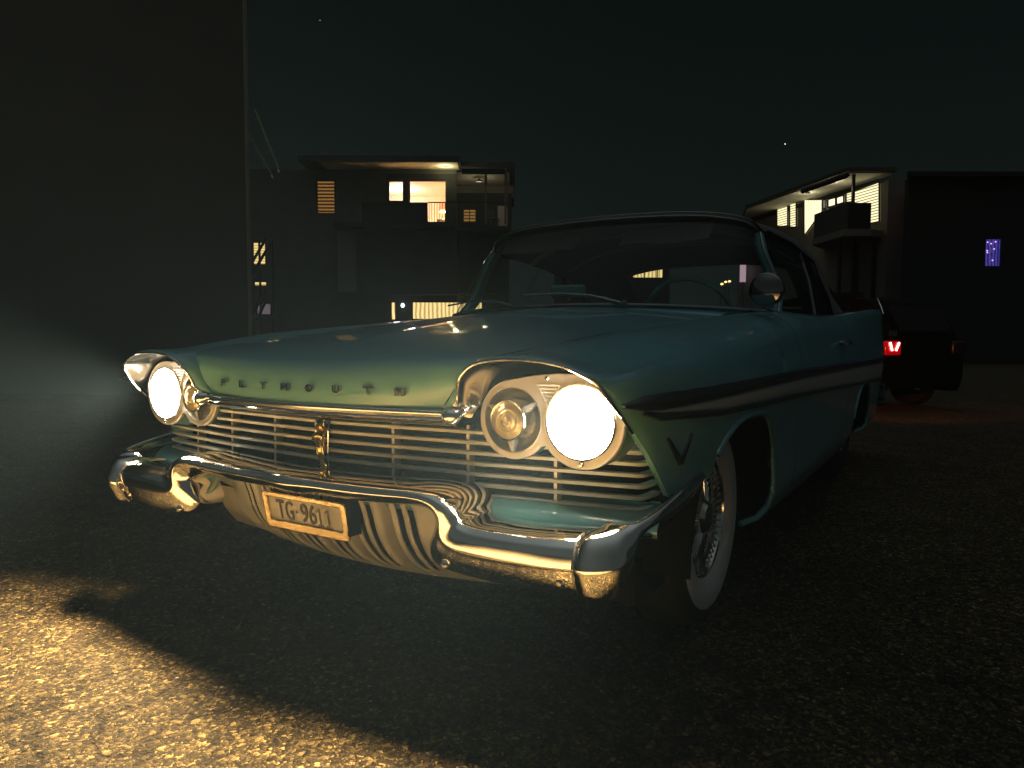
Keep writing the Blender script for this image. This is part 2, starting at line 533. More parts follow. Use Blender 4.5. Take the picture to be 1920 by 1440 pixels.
# ---- lamp pods
HLC = Vector((.782, -.037, .729)); PKC = Vector((.604, -.026, .724))
def outline():
    top = []; R1, R2 = .104, .091
    pts = []
    for k in range(0, 46):           # headlight right side, from top to the foot of the waist
        a = rad(92 - k * 5.15); pts.append((HLC.x + math.cos(a) * R1, HLC.z + math.sin(a) * R1))
    pts += [(.703, .667), (.688, .672), (.672, .666)]
    for k in range(0, 44):
        a = rad(-44 - k * 5.05); pts.append((PKC.x + math.cos(a) * R2, PKC.z + math.sin(a) * R2))
    pts += [(.66, .827), (.72, .833)]
    return pts
def circ(c, r, n=48): return [(c.x + math.cos(2 * PI * k / n) * r, c.z + math.sin(2 * PI * k / n) * r) for k in range(n)]
for sgn in SIDES:
    spl = [outline(), circ(HLC, .0885), circ(PKC, .080)]
    if sgn < 0: spl = [[(-a, b) for a, b in s] for s in spl]
    me = curve_shape(spl, .003, .004, 2)
    for v in me.vertices: v.co = Vector((v.co.x, -.034 - v.co.z + (.014 if abs(v.co.x) < 0 else 0), v.co.y))
    pod = link_mesh('lamp_bezel', me, SILVER, car)
    # gill triangle: raised frame and four slats
    gx, gz = .700, .800
    m = MB()
    tri = [(gx - .030, gz + .010), (gx + .030, gz + .010), (gx, gz - .040)]
    tp = tri + [tri[0]]
    for a, b in zip(tp[:-1], tp[1:]): m.tube([(sgn * a[0], -.0415, a[1]), (sgn * b[0], -.0415, b[1])], .003, 6)
    for k in range(5):
        zz = gz + .002 - k * .0085; hw_ = .025 * (1 - (k + .6) / 6.0)
        m.tube([(sgn * (gx - hw_), -.0415, zz), (sgn * (gx + hw_), -.0415, zz)], .0024, 6)
    m.build('gill', SILVER, pod)
    for sx, sz in ((.697, .826), (.786, .634)):
        m = MB(); m.lathe([(.0, -.005), (.004, -.0045), (.006, -.002), (.0065, 0)], (sgn * sx, -.042, sz), n=14)
        m.build('bezel_screw', CHROME, pod)
    # side drum behind the headlight bezel
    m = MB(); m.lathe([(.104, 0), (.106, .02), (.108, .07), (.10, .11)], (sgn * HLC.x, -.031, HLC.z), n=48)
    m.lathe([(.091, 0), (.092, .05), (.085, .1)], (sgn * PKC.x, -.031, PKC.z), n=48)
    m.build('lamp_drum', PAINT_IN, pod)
    # headlight
    hc = (sgn * HLC.x, -.036, HLC.z)
    m = MB(); m.lathe([(.0865, .012), (.0885, 0), (.0885, -.008), (.0865, -.011), (.083, -.010), (.082, -.004)], hc, n=64)
    ring = m.build('headlight_ring', CHROME, car)
    m = MB(); m.lathe([(.0, -.036), (.02, -.0355), (.04, -.032), (.06, -.025), (.075, -.014), (.083, -.004)], hc, n=64)
    m.build('headlight', LENS, car)
    # parking lamp: ribbed bowl, stepped rim, projecting drum lens with three fins
    pc = (sgn * PKC.x, -.034, PKC.z)
    m = MB(); m.lathe([(.081, -.004), (.080, -.008), (.077, -.009), (.0745, -.004), (.073, .006), (.070, .014), (.060, .022), (.046, .026), (.03, .028)], pc, n=64)
    bowl = m.build('parking_lamp', REFLB, car)
    for a in (35, 155, 268):
        m = MB(); ca, sa = math.cos(rad(a)), math.sin(rad(a))
        Mx = Matrix.Translation(Vector(pc)) @ Matrix.Rotation(-rad(a), 4, 'Y')
        m.add([Mx @ Vector(q) for q in ((.044, -.018, -.008), (.044, -.018, .008), (.078, -.006, .002), (.078, -.006, -.002), (.044, .012, -.008), (.044, .012, .008), (.078, .004, .002), (.078, .004, -.002))],
              [[0, 1, 2, 3], [4, 7, 6, 5], [0, 4, 5, 1], [0, 3, 7, 4], [1, 5, 6, 2], [2, 6, 7, 3]])
        m.build('lamp_fin', SILVER, bowl)
    m = MB(); m.lathe([(.049, .02), (.0475, -.024), (.0485, -.030), (.047, -.033), (.044, -.032), (.043, -.028)], pc, n=48)
    m.build('lamp_barrel', CHROME_D, bowl)
    m = MB(); m.lathe([(.0, -.038), (.006, -.0385), (.009, -.036), (.013, -.0355), (.016, -.0375), (.02, -.0365), (.024, -.0345), (.027, -.0355), (.031, -.0345), (.036, -.0315), (.0435, -.029)], pc, n=48)
    m.build('parking_lens', BULB, bowl)

# ---- grille
def gy(x):
    a = abs(x)
    return -.062 + .036 * (a / .46) ** 1.3 if a < .46 else -.026 + .075 * ((a - .46) / .44) ** 1.15
grille = MB()
rows = [[Vector((x, gy(x) + .085, z)) for z in (.50, .55, .60, .66, .74)] for x in [-.90 + 1.8 * k / 40 for k in range(41)]]
grille.grid(rows).build('grille', BLACK, car)
gr = car.children[-1] if False else bpy.data.objects['grille']
for k in range(7):
    z = .684 - .0262 * k
    path = [(x, gy(x), z) for x in [-.885 + 1.77 * j / 60 for j in range(61)]]
    ex = [(.893, gy(.885) + .006, z), (.899, gy(.885) + .022, z), (.903, gy(.885) + .05, z), (.905, gy(.885) + .085, z)]
    path = [(-a, b, c) for a, b, c in reversed(ex)] + path + ex
    sec = [(.003, -.0056), (-.0005, -.0050), (-.0048, .0034), (-.0025, .0050), (.018, .0038), (.018, -.0042)]
    rows = []
    for i, p in enumerate(path):
        q0 = Vector(path[max(i - 1, 0)]); q1 = Vector(path[min(i + 1, len(path) - 1)])
        t = (q1 - q0).normalized(); nrm = Vector((-t.y, t.x, 0))
        rows.append([Vector(p) + nrm * a + Vector((0, 0, b)) for a, b in sec])
    MB().grid(rows, 0, True).build('grille_bar', BARM, gr, angle=30)
for x in (.232, .460, .690):
    for sgn in SIDES:
        MB().box(sgn * x - .0045, sgn * x + .0045, gy(x) + .0035, gy(x) + .03, .515, .70).build('grille_divider', SILVER, gr, smooth=False)
# gold centre medallion: two stacked lobes over a tapering blade
m = MB()
blade = [(-.058, .700, .012, .010), (-.070, .694, .016, .016), (-.074, .676, .0165, .018), (-.068, .661, .013, .014), (-.078, .650, .018, .02), (-.083, .637, .0185, .022), (-.074, .622, .012, .015), (-.076, .610, .0125, .015), (-.070, .580, .0115, .013), (-.060, .555, .009, .010), (-.058, .548, .013, .012), (-.052, .540, .013, .010)]
rows = []
for y, z, w, t in blade:
    rows.append([(w * math.cos(a), y - .3 * t + -t * .8 * abs(math.sin(a)) ** .7 * (1 if math.sin(a) > 0 else -.6), z) for a in [2 * PI * k / 16 for k in range(16)]])
m.grid(rows, 0, True); m.add(rows[0], [list(range(16))]); m.add(rows[-1], [list(range(16))])
m.build('medallion', GOLD, gr, angle=40)
m = MB()
for s2 in (-1, 1):
    m.tube([(s2 * .022, -.064, .70), (s2 * .024, -.075, .66), (s2 * .019, -.072, .60), (s2 * .013, -.062, .545)], .003, 6)
m.build('medallion_frame', CHROME, gr)

# ---- green valance behind the bumper
rows = []
for k in range(41):
    u = k / 20 - 1; x = .945 * u
    yb = gy(x * .94)
    rows.append([(x, yb + .07, .533), (x, yb + .02, .528), (x, yb - .004, .520), (x, yb - .024, .505), (x, yb - .034, .488), (x, yb - .026, .474)])
MB().grid(dense(rows, 3, 1)).build('valance', PAINT, car, angle=60)

for sgn in SIDES:   # unseen baffle added to stop lamp light leaking between wing and fender corner
    MB().add([(sgn * .70, -.05, .468), (sgn * .86, -.12, .468), (sgn * .905, -.08, .47), (sgn * .935, 0, .48), (sgn * .945, .14, .50), (sgn * .70, .14, .47)], [[0, 1, 2, 3, 4, 5]]).build('light_baffle', BLACK, car, smooth=False)
# ---- front bumper: raised centre bar flowing into the deep wings
def bst(tx, tz, bx, bz, yo=0.0, dep=.185, d2=.05):
    """station: top/bottom front points -> back-top, top, ridge, nose, crease, bottom, back-bottom"""
    h = tz - bz
    def P(f, y): return (tx + (bx - tx) * max(0, f), y + yo, tz + (bz - tz) * f)
    return [(tx, -.19 + dep + yo, tz - .004), (tx, -.19 + dep * .5 + yo, tz + .006), P(-.04, -.178), P(.04, -.197), P(.14, -.207), P(.29, -.211), P(.43, -.212), P(.50, -.208), P(.70, -.197), P(.90, -.183), P(.98, -.172), P(1.02, -.15), P(1.0, -.19 + d2 + .06)]
ST = [bst(0, .557, 0, .504, -.012), bst(.10, .557, .10, .507, -.002), bst(.20, .558, .20, .508), bst(.29, .560, .288, .510, .002), bst(.36, .562, .352, .514, .003),
      bst(.42, .564, .402, .518, .004), bst(.466, .561, .438, .518, .005), bst(.500, .552, .460, .510, .007), bst(.524, .537, .469, .497, .008), bst(.538, .520, .467, .477, .010),
      bst(.546, .506, .458, .455, .011), bst(.553, .498, .449, .433, .012), bst(.566, .494, .447, .412, .012), bst(.587, .491, .456, .393, .011), bst(.618, .490, .487, .378, .010),
      bst(.66, .489, .56, .371, .011), bst(.72, .490, .67, .369, .016), bst(.79, .492, .785, .369, .026), bst(.865, .495, .862, .371, .042)]
half = ST
full = [[(-p[0], p[1], p[2]) for p in s] for s in reversed(half[1:])] + half
g = dense(full, 3, 5)
bumper = MB().grid(g).build('front_bumper', CHROME, car, angle=70)
# rolled inner lip of each arch, where the bar turns down
# bumper ends: bullet caps that wrap back along the fender
CAP = [  # centre x, front y, top z, bottom z, scale of bulge
    (.855, -.168, .499, .374), (.872, -.176, .505, .369), (.900, -.172, .511, .368), (.926, -.150, .516, .374)]
def cap_station(x, y, zt, zb, nx, ny):
    """section normal direction nx, ny (outwards)"""
    prof = [(-.15 if nx < .3 else (-.085 if nx < .8 else -.05), .97), (-.065 if nx < .8 else -.035, 1.05), (-.018, 1.03), (.0, .95), (.014, .80), (.022, .66), (.026, .56), (.022, .46), (.010, .26), (-.004, .08), (-.022, .0), (-.06, -.03)]
    return [(x + nx * a, y + ny * a, zb + (zt - zb) * f) for a, f in prof]
caps = [cap_station(.832, -.146, .492, .372, .05, -1), cap_station(.838, -.160, .497, .369, .05, -1), cap_station(.862, -.172, .505, .368, .18, -.98), cap_station(.897, -.162, .513, .368, .42, -.91), cap_station(.921, -.146, .520, .376, .66, -.75), cap_station(.936, -.122, .526, .412, .84, -.54),
        cap_station(.948, -.092, .534, .496, .94, -.34), cap_station(.962, -.035, .546, .518, .985, -.15), cap_station(.970, .05, .560, .522, .995, -.05), cap_station(.974, .16, .578, .540, 1, -.02), cap_station(.972, .255, .590, .568, 1, 0)]
for sgn in SIDES:
    rows = []
    for i, s in enumerate(caps):
        k = 1 - .75 * max(0, (i - 3) / 5)
        n = cap_station(0, 0, 0, 0, 0, 0)
        base = s
        rows.append(base)
    # thin the wrap towards its tip
    def thin(i, s):
        if i < 5: return s
        f = 1 - min(1, (i - 4) / 2) * .72
        c = (s[3][0], s[3][1])
        return [(c[0] + (p[0] - c[0]) * f, c[1] + (p[1] - c[1]) * f, p[2]) for p in s]
    rows = [thin(i, s) for i, s in enumerate(rows)]
    g = dense(rows, 4, 6)
    MB().grid(g if sgn > 0 else mirror(g)).build('bumper_end', CHROME, car, angle=70)
    m = MB(); seam_row = cr1(caps[1], 4)
    m.tube([(sgn * (p.x - .002), p.y, p.z) for p in seam_row[6:40]], .0028, 6)
    m.build('bumper_bead', CHROME_D, car)
    for bx, bz, by in ((.507, .396, -.176), (.799, .404, -.160)):
        m = MB(); m.lathe([(.0, -.012), (.006, -.0115), (.010, -.008), (.0125, -.003), (.0125, .008)], (sgn * bx, by, bz), Vector((0, 1, .35)), 20)
        m.build('bumper_bolt', CHROME, bumper)

# ---- slotted stone guard below the bar
def pan_pt(x, t):
    a = abs(x)
    prof = [(-.135, .515), (-.112, .46), (-.092, .40), (-.058, .345), (-.01, .298), (.05, .262), (.10, .238)]
    P = cr1([(p[0], p[1], 0) for p in prof], 6)
    f = t * (len(P) - 1); i = min(int(f), len(P) - 2); p = P[i] + (P[i + 1] - P[i]) * (f - i)
    y = p.x + .10 * (a / .5) ** 2.2; z = p.y - .03 * max(0, a - .3) + 0
    return Vector((x, y, z))
per = .1225
NX, NT = 260, 60
xs = [-.455 + .91 * i / NX for i in range(NX + 1)]; ts = [j / NT for j in range(NT + 1)]
def feat(x):
    """-> 'groove', 'slot' or None"""
    u = (x / per) % 1.0
    if u < .095 or u > .905: return 'groove'
    c = u - .5
    if .055 < abs(c) < .205 and abs(x) < 3 * per: return 'slot'
    return None
def slot_in(x, t):
    u = (x / per) % 1.0; c = abs(u - .5); w = .082; d = abs(c - .13)
    if d > w or abs(x) > 3 * per: return False
    t1 = .735 - .04 * abs(x); r = .045
    lim = t1 - r * (1 - math.sqrt(max(0, 1 - (d / w) ** 2)))
    return .04 < t < lim
def disp(x, t):
    u = (x / per) % 1.0; g = min(u, 1 - u); o = 0
    if abs(x) < 2.6 * per and t < .98:
        if g < .16:
            q = g / .16
            o += .034 * (1 - q * q * (3 - 2 * q)) * min(1, (1 - t) * 6)
    c = abs(u - .5); d = abs(c - .13)
    if abs(x) < 3 * per and .02 < t < .80:
        rim = abs(d - .082) if t < .70 else 9
        tt = abs(t - .735)
        if rim < .03: o -= .003 * (1 - rim / .03)
    return o
rows = []
for t in ts:
    rows.append([pan_pt(x, t) + Vector((0, disp(x, t), disp(x, t) * .4)) for x in xs])
pan = MB().grid(rows, 0, False, lambda i, j: slot_in((xs[i] + xs[i + 1]) / 2, (ts[j] + ts[j + 1]) / 2)).build('stone_guard', SILVER_P, car, angle=50)
MB().grid([[pan_pt(x, t) + Vector((0, .035, .015)) for x in (-.455, -.2, 0, .2, .455)] for t in ts]).build('slot_liner', BLACK, pan)
# rims round the slots
m = MB()
for k in (-3, -2, -1, 0, 1, 2):
    for off in (-.13, .13):
        xc = (k + .5 + off) * per; w = .082 * per
        pts = []
        t1 = .735 - .04 * abs(xc)
        for j in range(14): pts.append(pan_pt(xc - w, .04 + (t1 - .045 - .04) * j / 13))
        for j in range(1, 8):
            a = PI * j / 8; pts.append(pan_pt(xc - w * math.cos(a), t1 - .045 + .045 * math.sin(a)))
        for j in range(14): pts.append(pan_pt(xc + w, t1 - .045 - (t1 - .085) * j / 13))
        m.tube([p + Vector((0, -.001, 0)) for p in pts], .0022, 6)
m.build('slot_rim', SILVER, pan)
# lower lip and side sheets of the pan under the wings
for sgn in SIDES:
    rows = []
    for k in range(15):
        x = .452 + .29 * k / 14
        row = []
        for t in [j / 12 for j in range(13)]:
            p = pan_pt(.452, t)
            f = (x - .452) / .29
            row.append((sgn * x, p.y + .02 * f + (.10 if t < .45 else .10 * (1 - (t - .45) / .55) ** 1.0) * min(1, f * 6), p.z + .012 * f))
        rows.append(row)
    MB().grid(rows).build('splash_pan', SILVER_P, car, angle=50)

# ---- licence plate
plate = empty('license_plate', (0, 0, 0)); plate.parent = car
tilt = -.187
def pl(x, z, o=0.0): return Vector((x, -.136 - o + tilt * z, .4365 + z))
m = MB(); zz = .042
m.add([pl(-.150, -zz), pl(.150, -zz), pl(.150, zz), pl(-.150, zz), pl(-.150, -zz, -.004), pl(.150, -zz, -.004), pl(.150, zz, -.004), pl(-.150, zz, -.004)],
      [[0, 1, 2, 3], [4, 7, 6, 5], [0, 4, 5, 1], [1, 5, 6, 2], [2, 6, 7, 3], [3, 7, 4, 0]])
m.build('plate_sheet', PLATE, plate, smooth=False)
def rrect(w, h, r, n=5):
    o = []
    for cx, cz, a in ((w - r, h - r, 0), (-w + r, h - r, 90), (-w + r, -h + r, 180), (w - r, -h + r, 270)):
        for k in range(n + 1): o.append((cx + r * math.cos(rad(a + 90 * k / n)), cz + r * math.sin(rad(a + 90 * k / n))))
    return o
inner_ = [(a, b + .004) for a, b in rrect(.146, .0365, .008)]
me = curve_shape([[(a, b - .001) for a, b in rrect(.158, .050, .010)], inner_], .0025, .0025, 2)
for v in me.vertices: v.co = pl(v.co.x, v.co.y, .004 - v.co.z)
fr = link_mesh('plate_frame', me, mat('gilt_frame', (.80, .62, .34), .22, 1.0, bump=.5, bscale=160), plate)
m = MB()
def glyphs(s, x0, x1):
    vs, fs, (a, b, c, d) = text_verts(s, .1, .014)
    m.add([pl(x0 + (v.x - a) / (b - a) * (x1 - x0), (-.5 + (v.y - c) / (d - c)) * .056 + .003, .002 + v.z * .008) for v in vs], fs)
glyphs('T', -.114, -.083); glyphs('G', -.079, -.048); glyphs('9', -.019, .010); glyphs('6', .013, .041)
for xx in (.0705, .1020):
    for q in ([(-.0042, -.023), (.0042, -.023), (.0042, .029), (-.0042, .029)], [(-.0115, -.023), (.0115, -.023), (.0115, -.0165), (-.0115, -.0165)], [(-.0042, .029), (-.0125, .021), (-.0125, .0135), (-.0042, .020)]):
        m.add([pl(xx + a, b, .0025 + .0001 * len(m.v) / 12) for a, b in q], [[0, 1, 2, 3]])
m.add([pl(-.0335 + .0042 * math.cos(2 * PI * k / 12), .002 + .0042 * math.sin(2 * PI * k / 12), .003) for k in range(12)], [list(range(12))])
m.build('plate_lettering', INK, plate, smooth=False)
m = MB()
m.box(-.165, .165, -.118, -.108, .452, .505); m.box(.158, .170, -.14, -.10, .40, .50); m.box(-.02, .02, -.12, -.09, .40, .46)
m.build('plate_bracket', BLACK, plate, smooth=False)

# ---- side spear: two bright mouldings with a pale insert
def spear(z0f, z1f, off, ya, yb, n=60):
    rows = []
    for k in range(n + 1):
        y = ya + (yb - ya) * k / n
        z0, z1 = z0f(y), z1f(y)
        row = []
        for j in range(7):
            t = j / 6; z = z0 + (z1 - z0) * t
            row.append(Vector((side_x(y, z) + off * (math.sin(PI * t) ** .5 if 0 < t < 1 else 0) - .001, y, z)))
        rows.append(row)
    return rows
def tip(y, y0, w, l): return w * min(1, math.sqrt(max(0, (y - y0) / l)))
top_c = lambda y: .778 + .005 * min(y, 1.5) - .004 * max(0, y - 1.5)
UPW = lambda y: tip(y, -.125, .019, .13)
up0 = lambda y: top_c(y) - UPW(y); up1 = lambda y: top_c(y) + UPW(y)
mid1 = lambda y: up0(y) - .0005
mid0 = lambda y: up0(y) - max(.0008, .030 * min(1, max(0, (y + .055)) / .5) + .022 * max(0, y - .45))
lo1 = lambda y: mid0(y) + .0; lo0 = lambda y: mid0(y) - tip(y, -.06, .019, .06)
for sgn in SIDES:
    g = spear(up0, up1, .011, -.12, 4.9)
    sp = MB().grid(g if sgn > 0 else mirror(g)).build('side_moulding', TRIMD, car)
    g = spear(lo0, lo1, .010, -.055, 4.9)
    MB().grid(g if sgn > 0 else mirror(g)).build('side_moulding', TRIMD, car)
    g = spear(mid0, mid1, .003, -.05, 4.9)
    MB().grid(g if sgn > 0 else mirror(g)).build('moulding_insert', TRIMW, car)
    # V badge behind the lamp
    m = MB()
    def bp(y, z, o): return (sgn * (side_x(y, z) + o), y, z)
    for (ya, za), (yb, zb) in (((.062, .694), (.150, .628)), ((.200, .692), (.152, .626))):
        d = Vector((0, yb - ya, zb - za)).normalized(); n_ = Vector((0, -d.z, d.y))
        q = []
        for o in (0.0, .006):
            for (y, z, w) in ((ya, za, .002), (yb, zb, .009)):
                for s2 in (-1, 1): q.append(bp(y + n_.y * w * s2, z + n_.z * w * s2, o))
        m.add(q, [[0, 1, 3, 2], [4, 6, 7, 5], [0, 4, 5, 1], [2, 3, 7, 6], [0, 2, 6, 4], [1, 5, 7, 3]])
    m.build('vee_badge', TRIMD, car, smooth=False)

# ---- wheels
def wheel(y, sgn):
    e = empty('wheel', (sgn * .745, y, .345)); e.parent = car
    d = Vector((sgn, 0, 0))
    m = MB(); m.lathe([(.19, -.08), (.26, -.095), (.315, -.088), (.340, -.065), (.345, -.03), (.345, .03), (.338, .066), (.318, .086), (.285, .096)], (0, 0, 0), d, 72)
    m.build('tyre', RUBBER, e)
    m = MB(); m.lathe([(.285, .096), (.270, .100), (.240, .1005), (.212, .096), (.200, .088), (.192, .078)], (0, 0, 0), d, 72)
    m.build('whitewall', WHITEW if y < 2 else RUBBER, e)  # rear whitewalls coloured dark, standing in for the darkness back there
    m = MB(); m.lathe([(.192, .078), (.190, .070), (.180, .074), (.172, .060), (.10, .045), (.06, .062), (.045, .085), (.02, .092), (0, .093)], (0, 0, 0), d, 64)
    hub = m.build('hubcap', CHROME_D, e)
    m = MB()
    for k in range(48):
        a = 2 * PI * k / 48
        v = Vector((0, math.cos(a), math.sin(a)))
        m.tube([v * .182 + d * .070, v * .13 + d * .062, v * .055 + d * .070], [.0028, .0028, .0022], 5)
    m.build('hub_spokes', CHROME, hub)
    return e
for y in (.79, 3.79):
    for sgn in SIDES: wheel(y, sgn)
# underbody
MB().box(-.80, .80, .25, 4.9, .22, .34).build('underbody', BLACK, car, smooth=False)
MB().grid([[(x, y, z) for x in (-.78, 0, .78)] for y, z in ((.10, .40), (.14, .70), (.30, .80), (1.4, .85), (1.45, .5), (1.5, .3))]).build('engine_bay', BLACK, car)

# ---- cowl, windscreen, header, pillars
BASE = [(0, 1.30, 1.063), (.2, 1.32, 1.062), (.4, 1.38, 1.058), (.6, 1.46, 1.049), (.72, 1.53, 1.041), (.79, 1.61, 1.036), (.825, 1.70, 1.033)]
HEAD = [(0, 1.67, 1.472), (.2, 1.68, 1.470), (.38, 1.70, 1.465), (.52, 1.74, 1.456), (.62, 1.785, 1.440), (.675, 1.825, 1.422), (.705, 1.865, 1.395)]
def both(c): return [(-a, b, d) for a, b, d in reversed(c[1:])] + list(c)
BF = cr1(both(BASE), 5); HF = cr1(both(HEAD), 5)
rows = []
for k in range(9):
    t = k / 8
    rows.append([b + (h - b) * t + Vector((0, -.02, .012)) * math.sin(PI * t) for b, h in zip(BF, HF)])
ws = MB().grid(rows).build('windscreen', GLASS, car)
m = MB(); m.tube([p + Vector((0, -.012, .002)) for p in BF], .008, 8); m.build('windscreen_trim', TRIMC, car)
m = MB(); m.tube([p + Vector((0, -.012, .010)) for p in HF], .0045, 8); m.tube([p + Vector((0, .020, .030)) for p in HF], .0045, 8); m.build('header_trim', TRIMC, car)
hr = []
for p in HF: hr.append([p + Vector((0, -.008, .004)), p + Vector((0, .0, .022)), p + Vector((0, .03, .030)), p + Vector((0, .06, .02)), p + Vector((0, .06, -.02)), p + Vector((0, .012, -.012))])
MB().grid(hr, 0, True).build('header_rail', mat('header_paint', (.045, .06, .06), .5), car)
for sgn in SIDES:
    a = Vector((BASE[-1][0], BASE[-1][1], BASE[-1][2])); b = Vector(HEAD[-1])
    pts = [a.lerp(b, t) + Vector((0, .0, .0)) for t in (0, .25, .5, .75, 1)]
    pts[1] += Vector((.012, .05, 0)); pts[2] += Vector((.008, .03, 0))
    rows = []
    for p in cr1(pts, 4):
        x = p.x * sgn
        rows.append([(x + sgn * .012, p.y - .02, p.z), (x + sgn * .022, p.y + .01, p.z), (x + sgn * .014, p.y + .05, p.z), (x - sgn * .016, p.y + .055, p.z), (x - sgn * .03, p.y + .02, p.z), (x - sgn * .012, p.y - .012, p.z)])
    m = MB(); m.grid(rows, 0, True); p1 = m.build('windscreen_pillar', [PAINT], car)
    p1.data.materials.append(TEAL)
    for f in p1.data.polygons:
        if f.center.x * sgn < (rows[0][3][0] * sgn + .008) * 0 + 9 and (f.normal.x * sgn) < -.2: f.material_index = 1
    m = MB(); m.tube([(sgn * (p.x + .014), p.y - .018, p.z) for p in cr1(pts, 4)], .006, 8); m.build('pillar_trim', TRIMC, car)
rows = []
hoodback = [p for p in dense([[(HS[-1][0] * u, PROF[-1][0] + (HS[-1][1] - PROF[-1][0]) * abs(u) ** 1.7, PROF[-1][1] + (HS[-1][2] - PROF[-1][1]) * u * u) for u in [k / 8 for k in range(-8, 9)]]] * 2, 2, 1)[0]]
hb = resample(hoodback, [k / 60 for k in range(61)]); bb = resample(BF, [.06 + .88 * k / 60 for k in range(61)])
rows = [[a + Vector((0, .004, -.003)) for a in hb], [a.lerp(b, .5) + Vector((0, 0, -.004)) for a, b in zip(hb, bb)], [b + Vector((0, -.004, -.004)) for b in bb]]
MB().grid(rows).build('cowl', PAINT, car)
for sgn in SIDES:   # cowl corners under the pillar foot
    rows = [[(sgn * .66, 1.40, 1.008), (sgn * .70, 1.55, 1.020), (sgn * .79, 1.75, 1.030)], [(sgn * .70, 1.46, 1.030), (sgn * .78, 1.60, 1.034), (sgn * .83, 1.75, 1.035)]]
    MB().grid(rows).build('cowl_corner', PAINT, car)
# wipers
for x0, y0, x1, y1, z1 in ((-.22, 1.31, -.70, 1.46, 1.085), (.30, 1.33, -.18, 1.33, 1.115)):
    m = MB(); p0 = Vector((x0, y0 - .015, 1.068)); p1 = Vector((x1, y1 - .03, z1))
    m.tube([p0, p0.lerp(p1, .3) + Vector((0, -.02, .022)), p0.lerp(p1, .55) + Vector((0, -.015, .02))], [.006, .0045, .004], 6)
    m.tube([p0.lerp(p1, .15) + Vector((0, -.006, .016)), p0.lerp(p1, .6) + Vector((0, -.012, .02)), p1], .0045, 6)
    m.lathe([(0, .018), (.012, .014), (.015, 0)], p0, 'z', 14)
    m.build('wiper', TRIMC, car)

# ---- soft top
def trow(y, pts): return [(-a, y + c, b) for a, b, c in reversed(pts[1:])] + [(a, y + c, b) for a, b, c in pts]
h0 = [(p[0], p[2] + .034, p[1] - 1.67 + .02) for p in HEAD]
rows = [trow(1.67, h0),
        trow(1.85, [(0, 1.515, 0), (.2, 1.513, 0), (.38, 1.506, 0), (.52, 1.492, 0), (.63, 1.468, .02), (.70, 1.44, .04), (.728, 1.405, .06)]),
        trow(2.3, [(0, 1.535, 0), (.2, 1.533, 0), (.40, 1.526, 0), (.56, 1.508, 0), (.67, 1.478, 0), (.735, 1.44, 0), (.758, 1.395, 0)]),
        trow(2.8, [(0, 1.535, 0), (.2, 1.533, 0), (.40, 1.526, 0), (.56, 1.507, 0), (.68, 1.472, 0), (.75, 1.42, 0), (.778, 1.35, 0)]),
        trow(3.15, [(0, 1.515, 0), (.2, 1.513, 0), (.40, 1.503, 0), (.57, 1.478, 0), (.69, 1.43, 0), (.765, 1.36, 0), (.80, 1.27, 0)]),
        trow(3.30, [(0, 1.475, .02), (.2, 1.472, .02), (.40, 1.46, .01), (.57, 1.425, 0), (.69, 1.37, -.02), (.77, 1.29, -.05), (.815, 1.20, -.08)])]
top = MB().grid(dense(rows, 3, 6)).build('soft_top', TOPF, car, angle=60)
inner_rows = [[(p[0] * .98, p[1], p[2] - .022) for p in r] for r in rows]
MB().grid(dense(inner_rows, 2, 3)).build('headliner', LINER, top)
# rear panel with the back window
rp = []
for t in [k / 16 for k in range(17)]:
    row = []
    for u in [k / 20 - 1 for k in range(41)]:
        a = abs(u)
        xt, yt, zt = .77 * u, 3.32 - .07 * a ** 2, 1.470 - .185 * a ** 3.0
        xb, yb, zb = .84 * u, 3.86 - .18 * a ** 2.5, 1.085
        row.append((xt + (xb - xt) * t, yt + (yb - yt) * t, zt + (zb - zt) * t + .02 * math.sin(PI * t)))
    rp.append(row)
win = lambda i, j: abs((i + .5) / 20 - 1) < .70 and 1.2 < j < 14
MB().grid(rp, 0, False, win).build('rear_panel', TOPF, top, angle=60)
g = [[(p[0], p[1] + .004, p[2]) for p in r[5:37]] for r in rp[1:15]]
MB().grid(g).build('rear_window', GLASS, top)
pts = [rp[2][i] for i in range(6, 35)] + [rp[j][34] for j in range(3, 14)] + [rp[14][i] for i in range(34, 5, -1)] + [rp[j][6] for j in range(13, 1, -1)]
m = MB(); m.tube([Vector(p) + Vector((0, -.01, 0)) for p in pts], .016, 6, flat=.8); m.build('rear_window_frame', mat('grey_binding', (.16, .15, .14), .8), top)
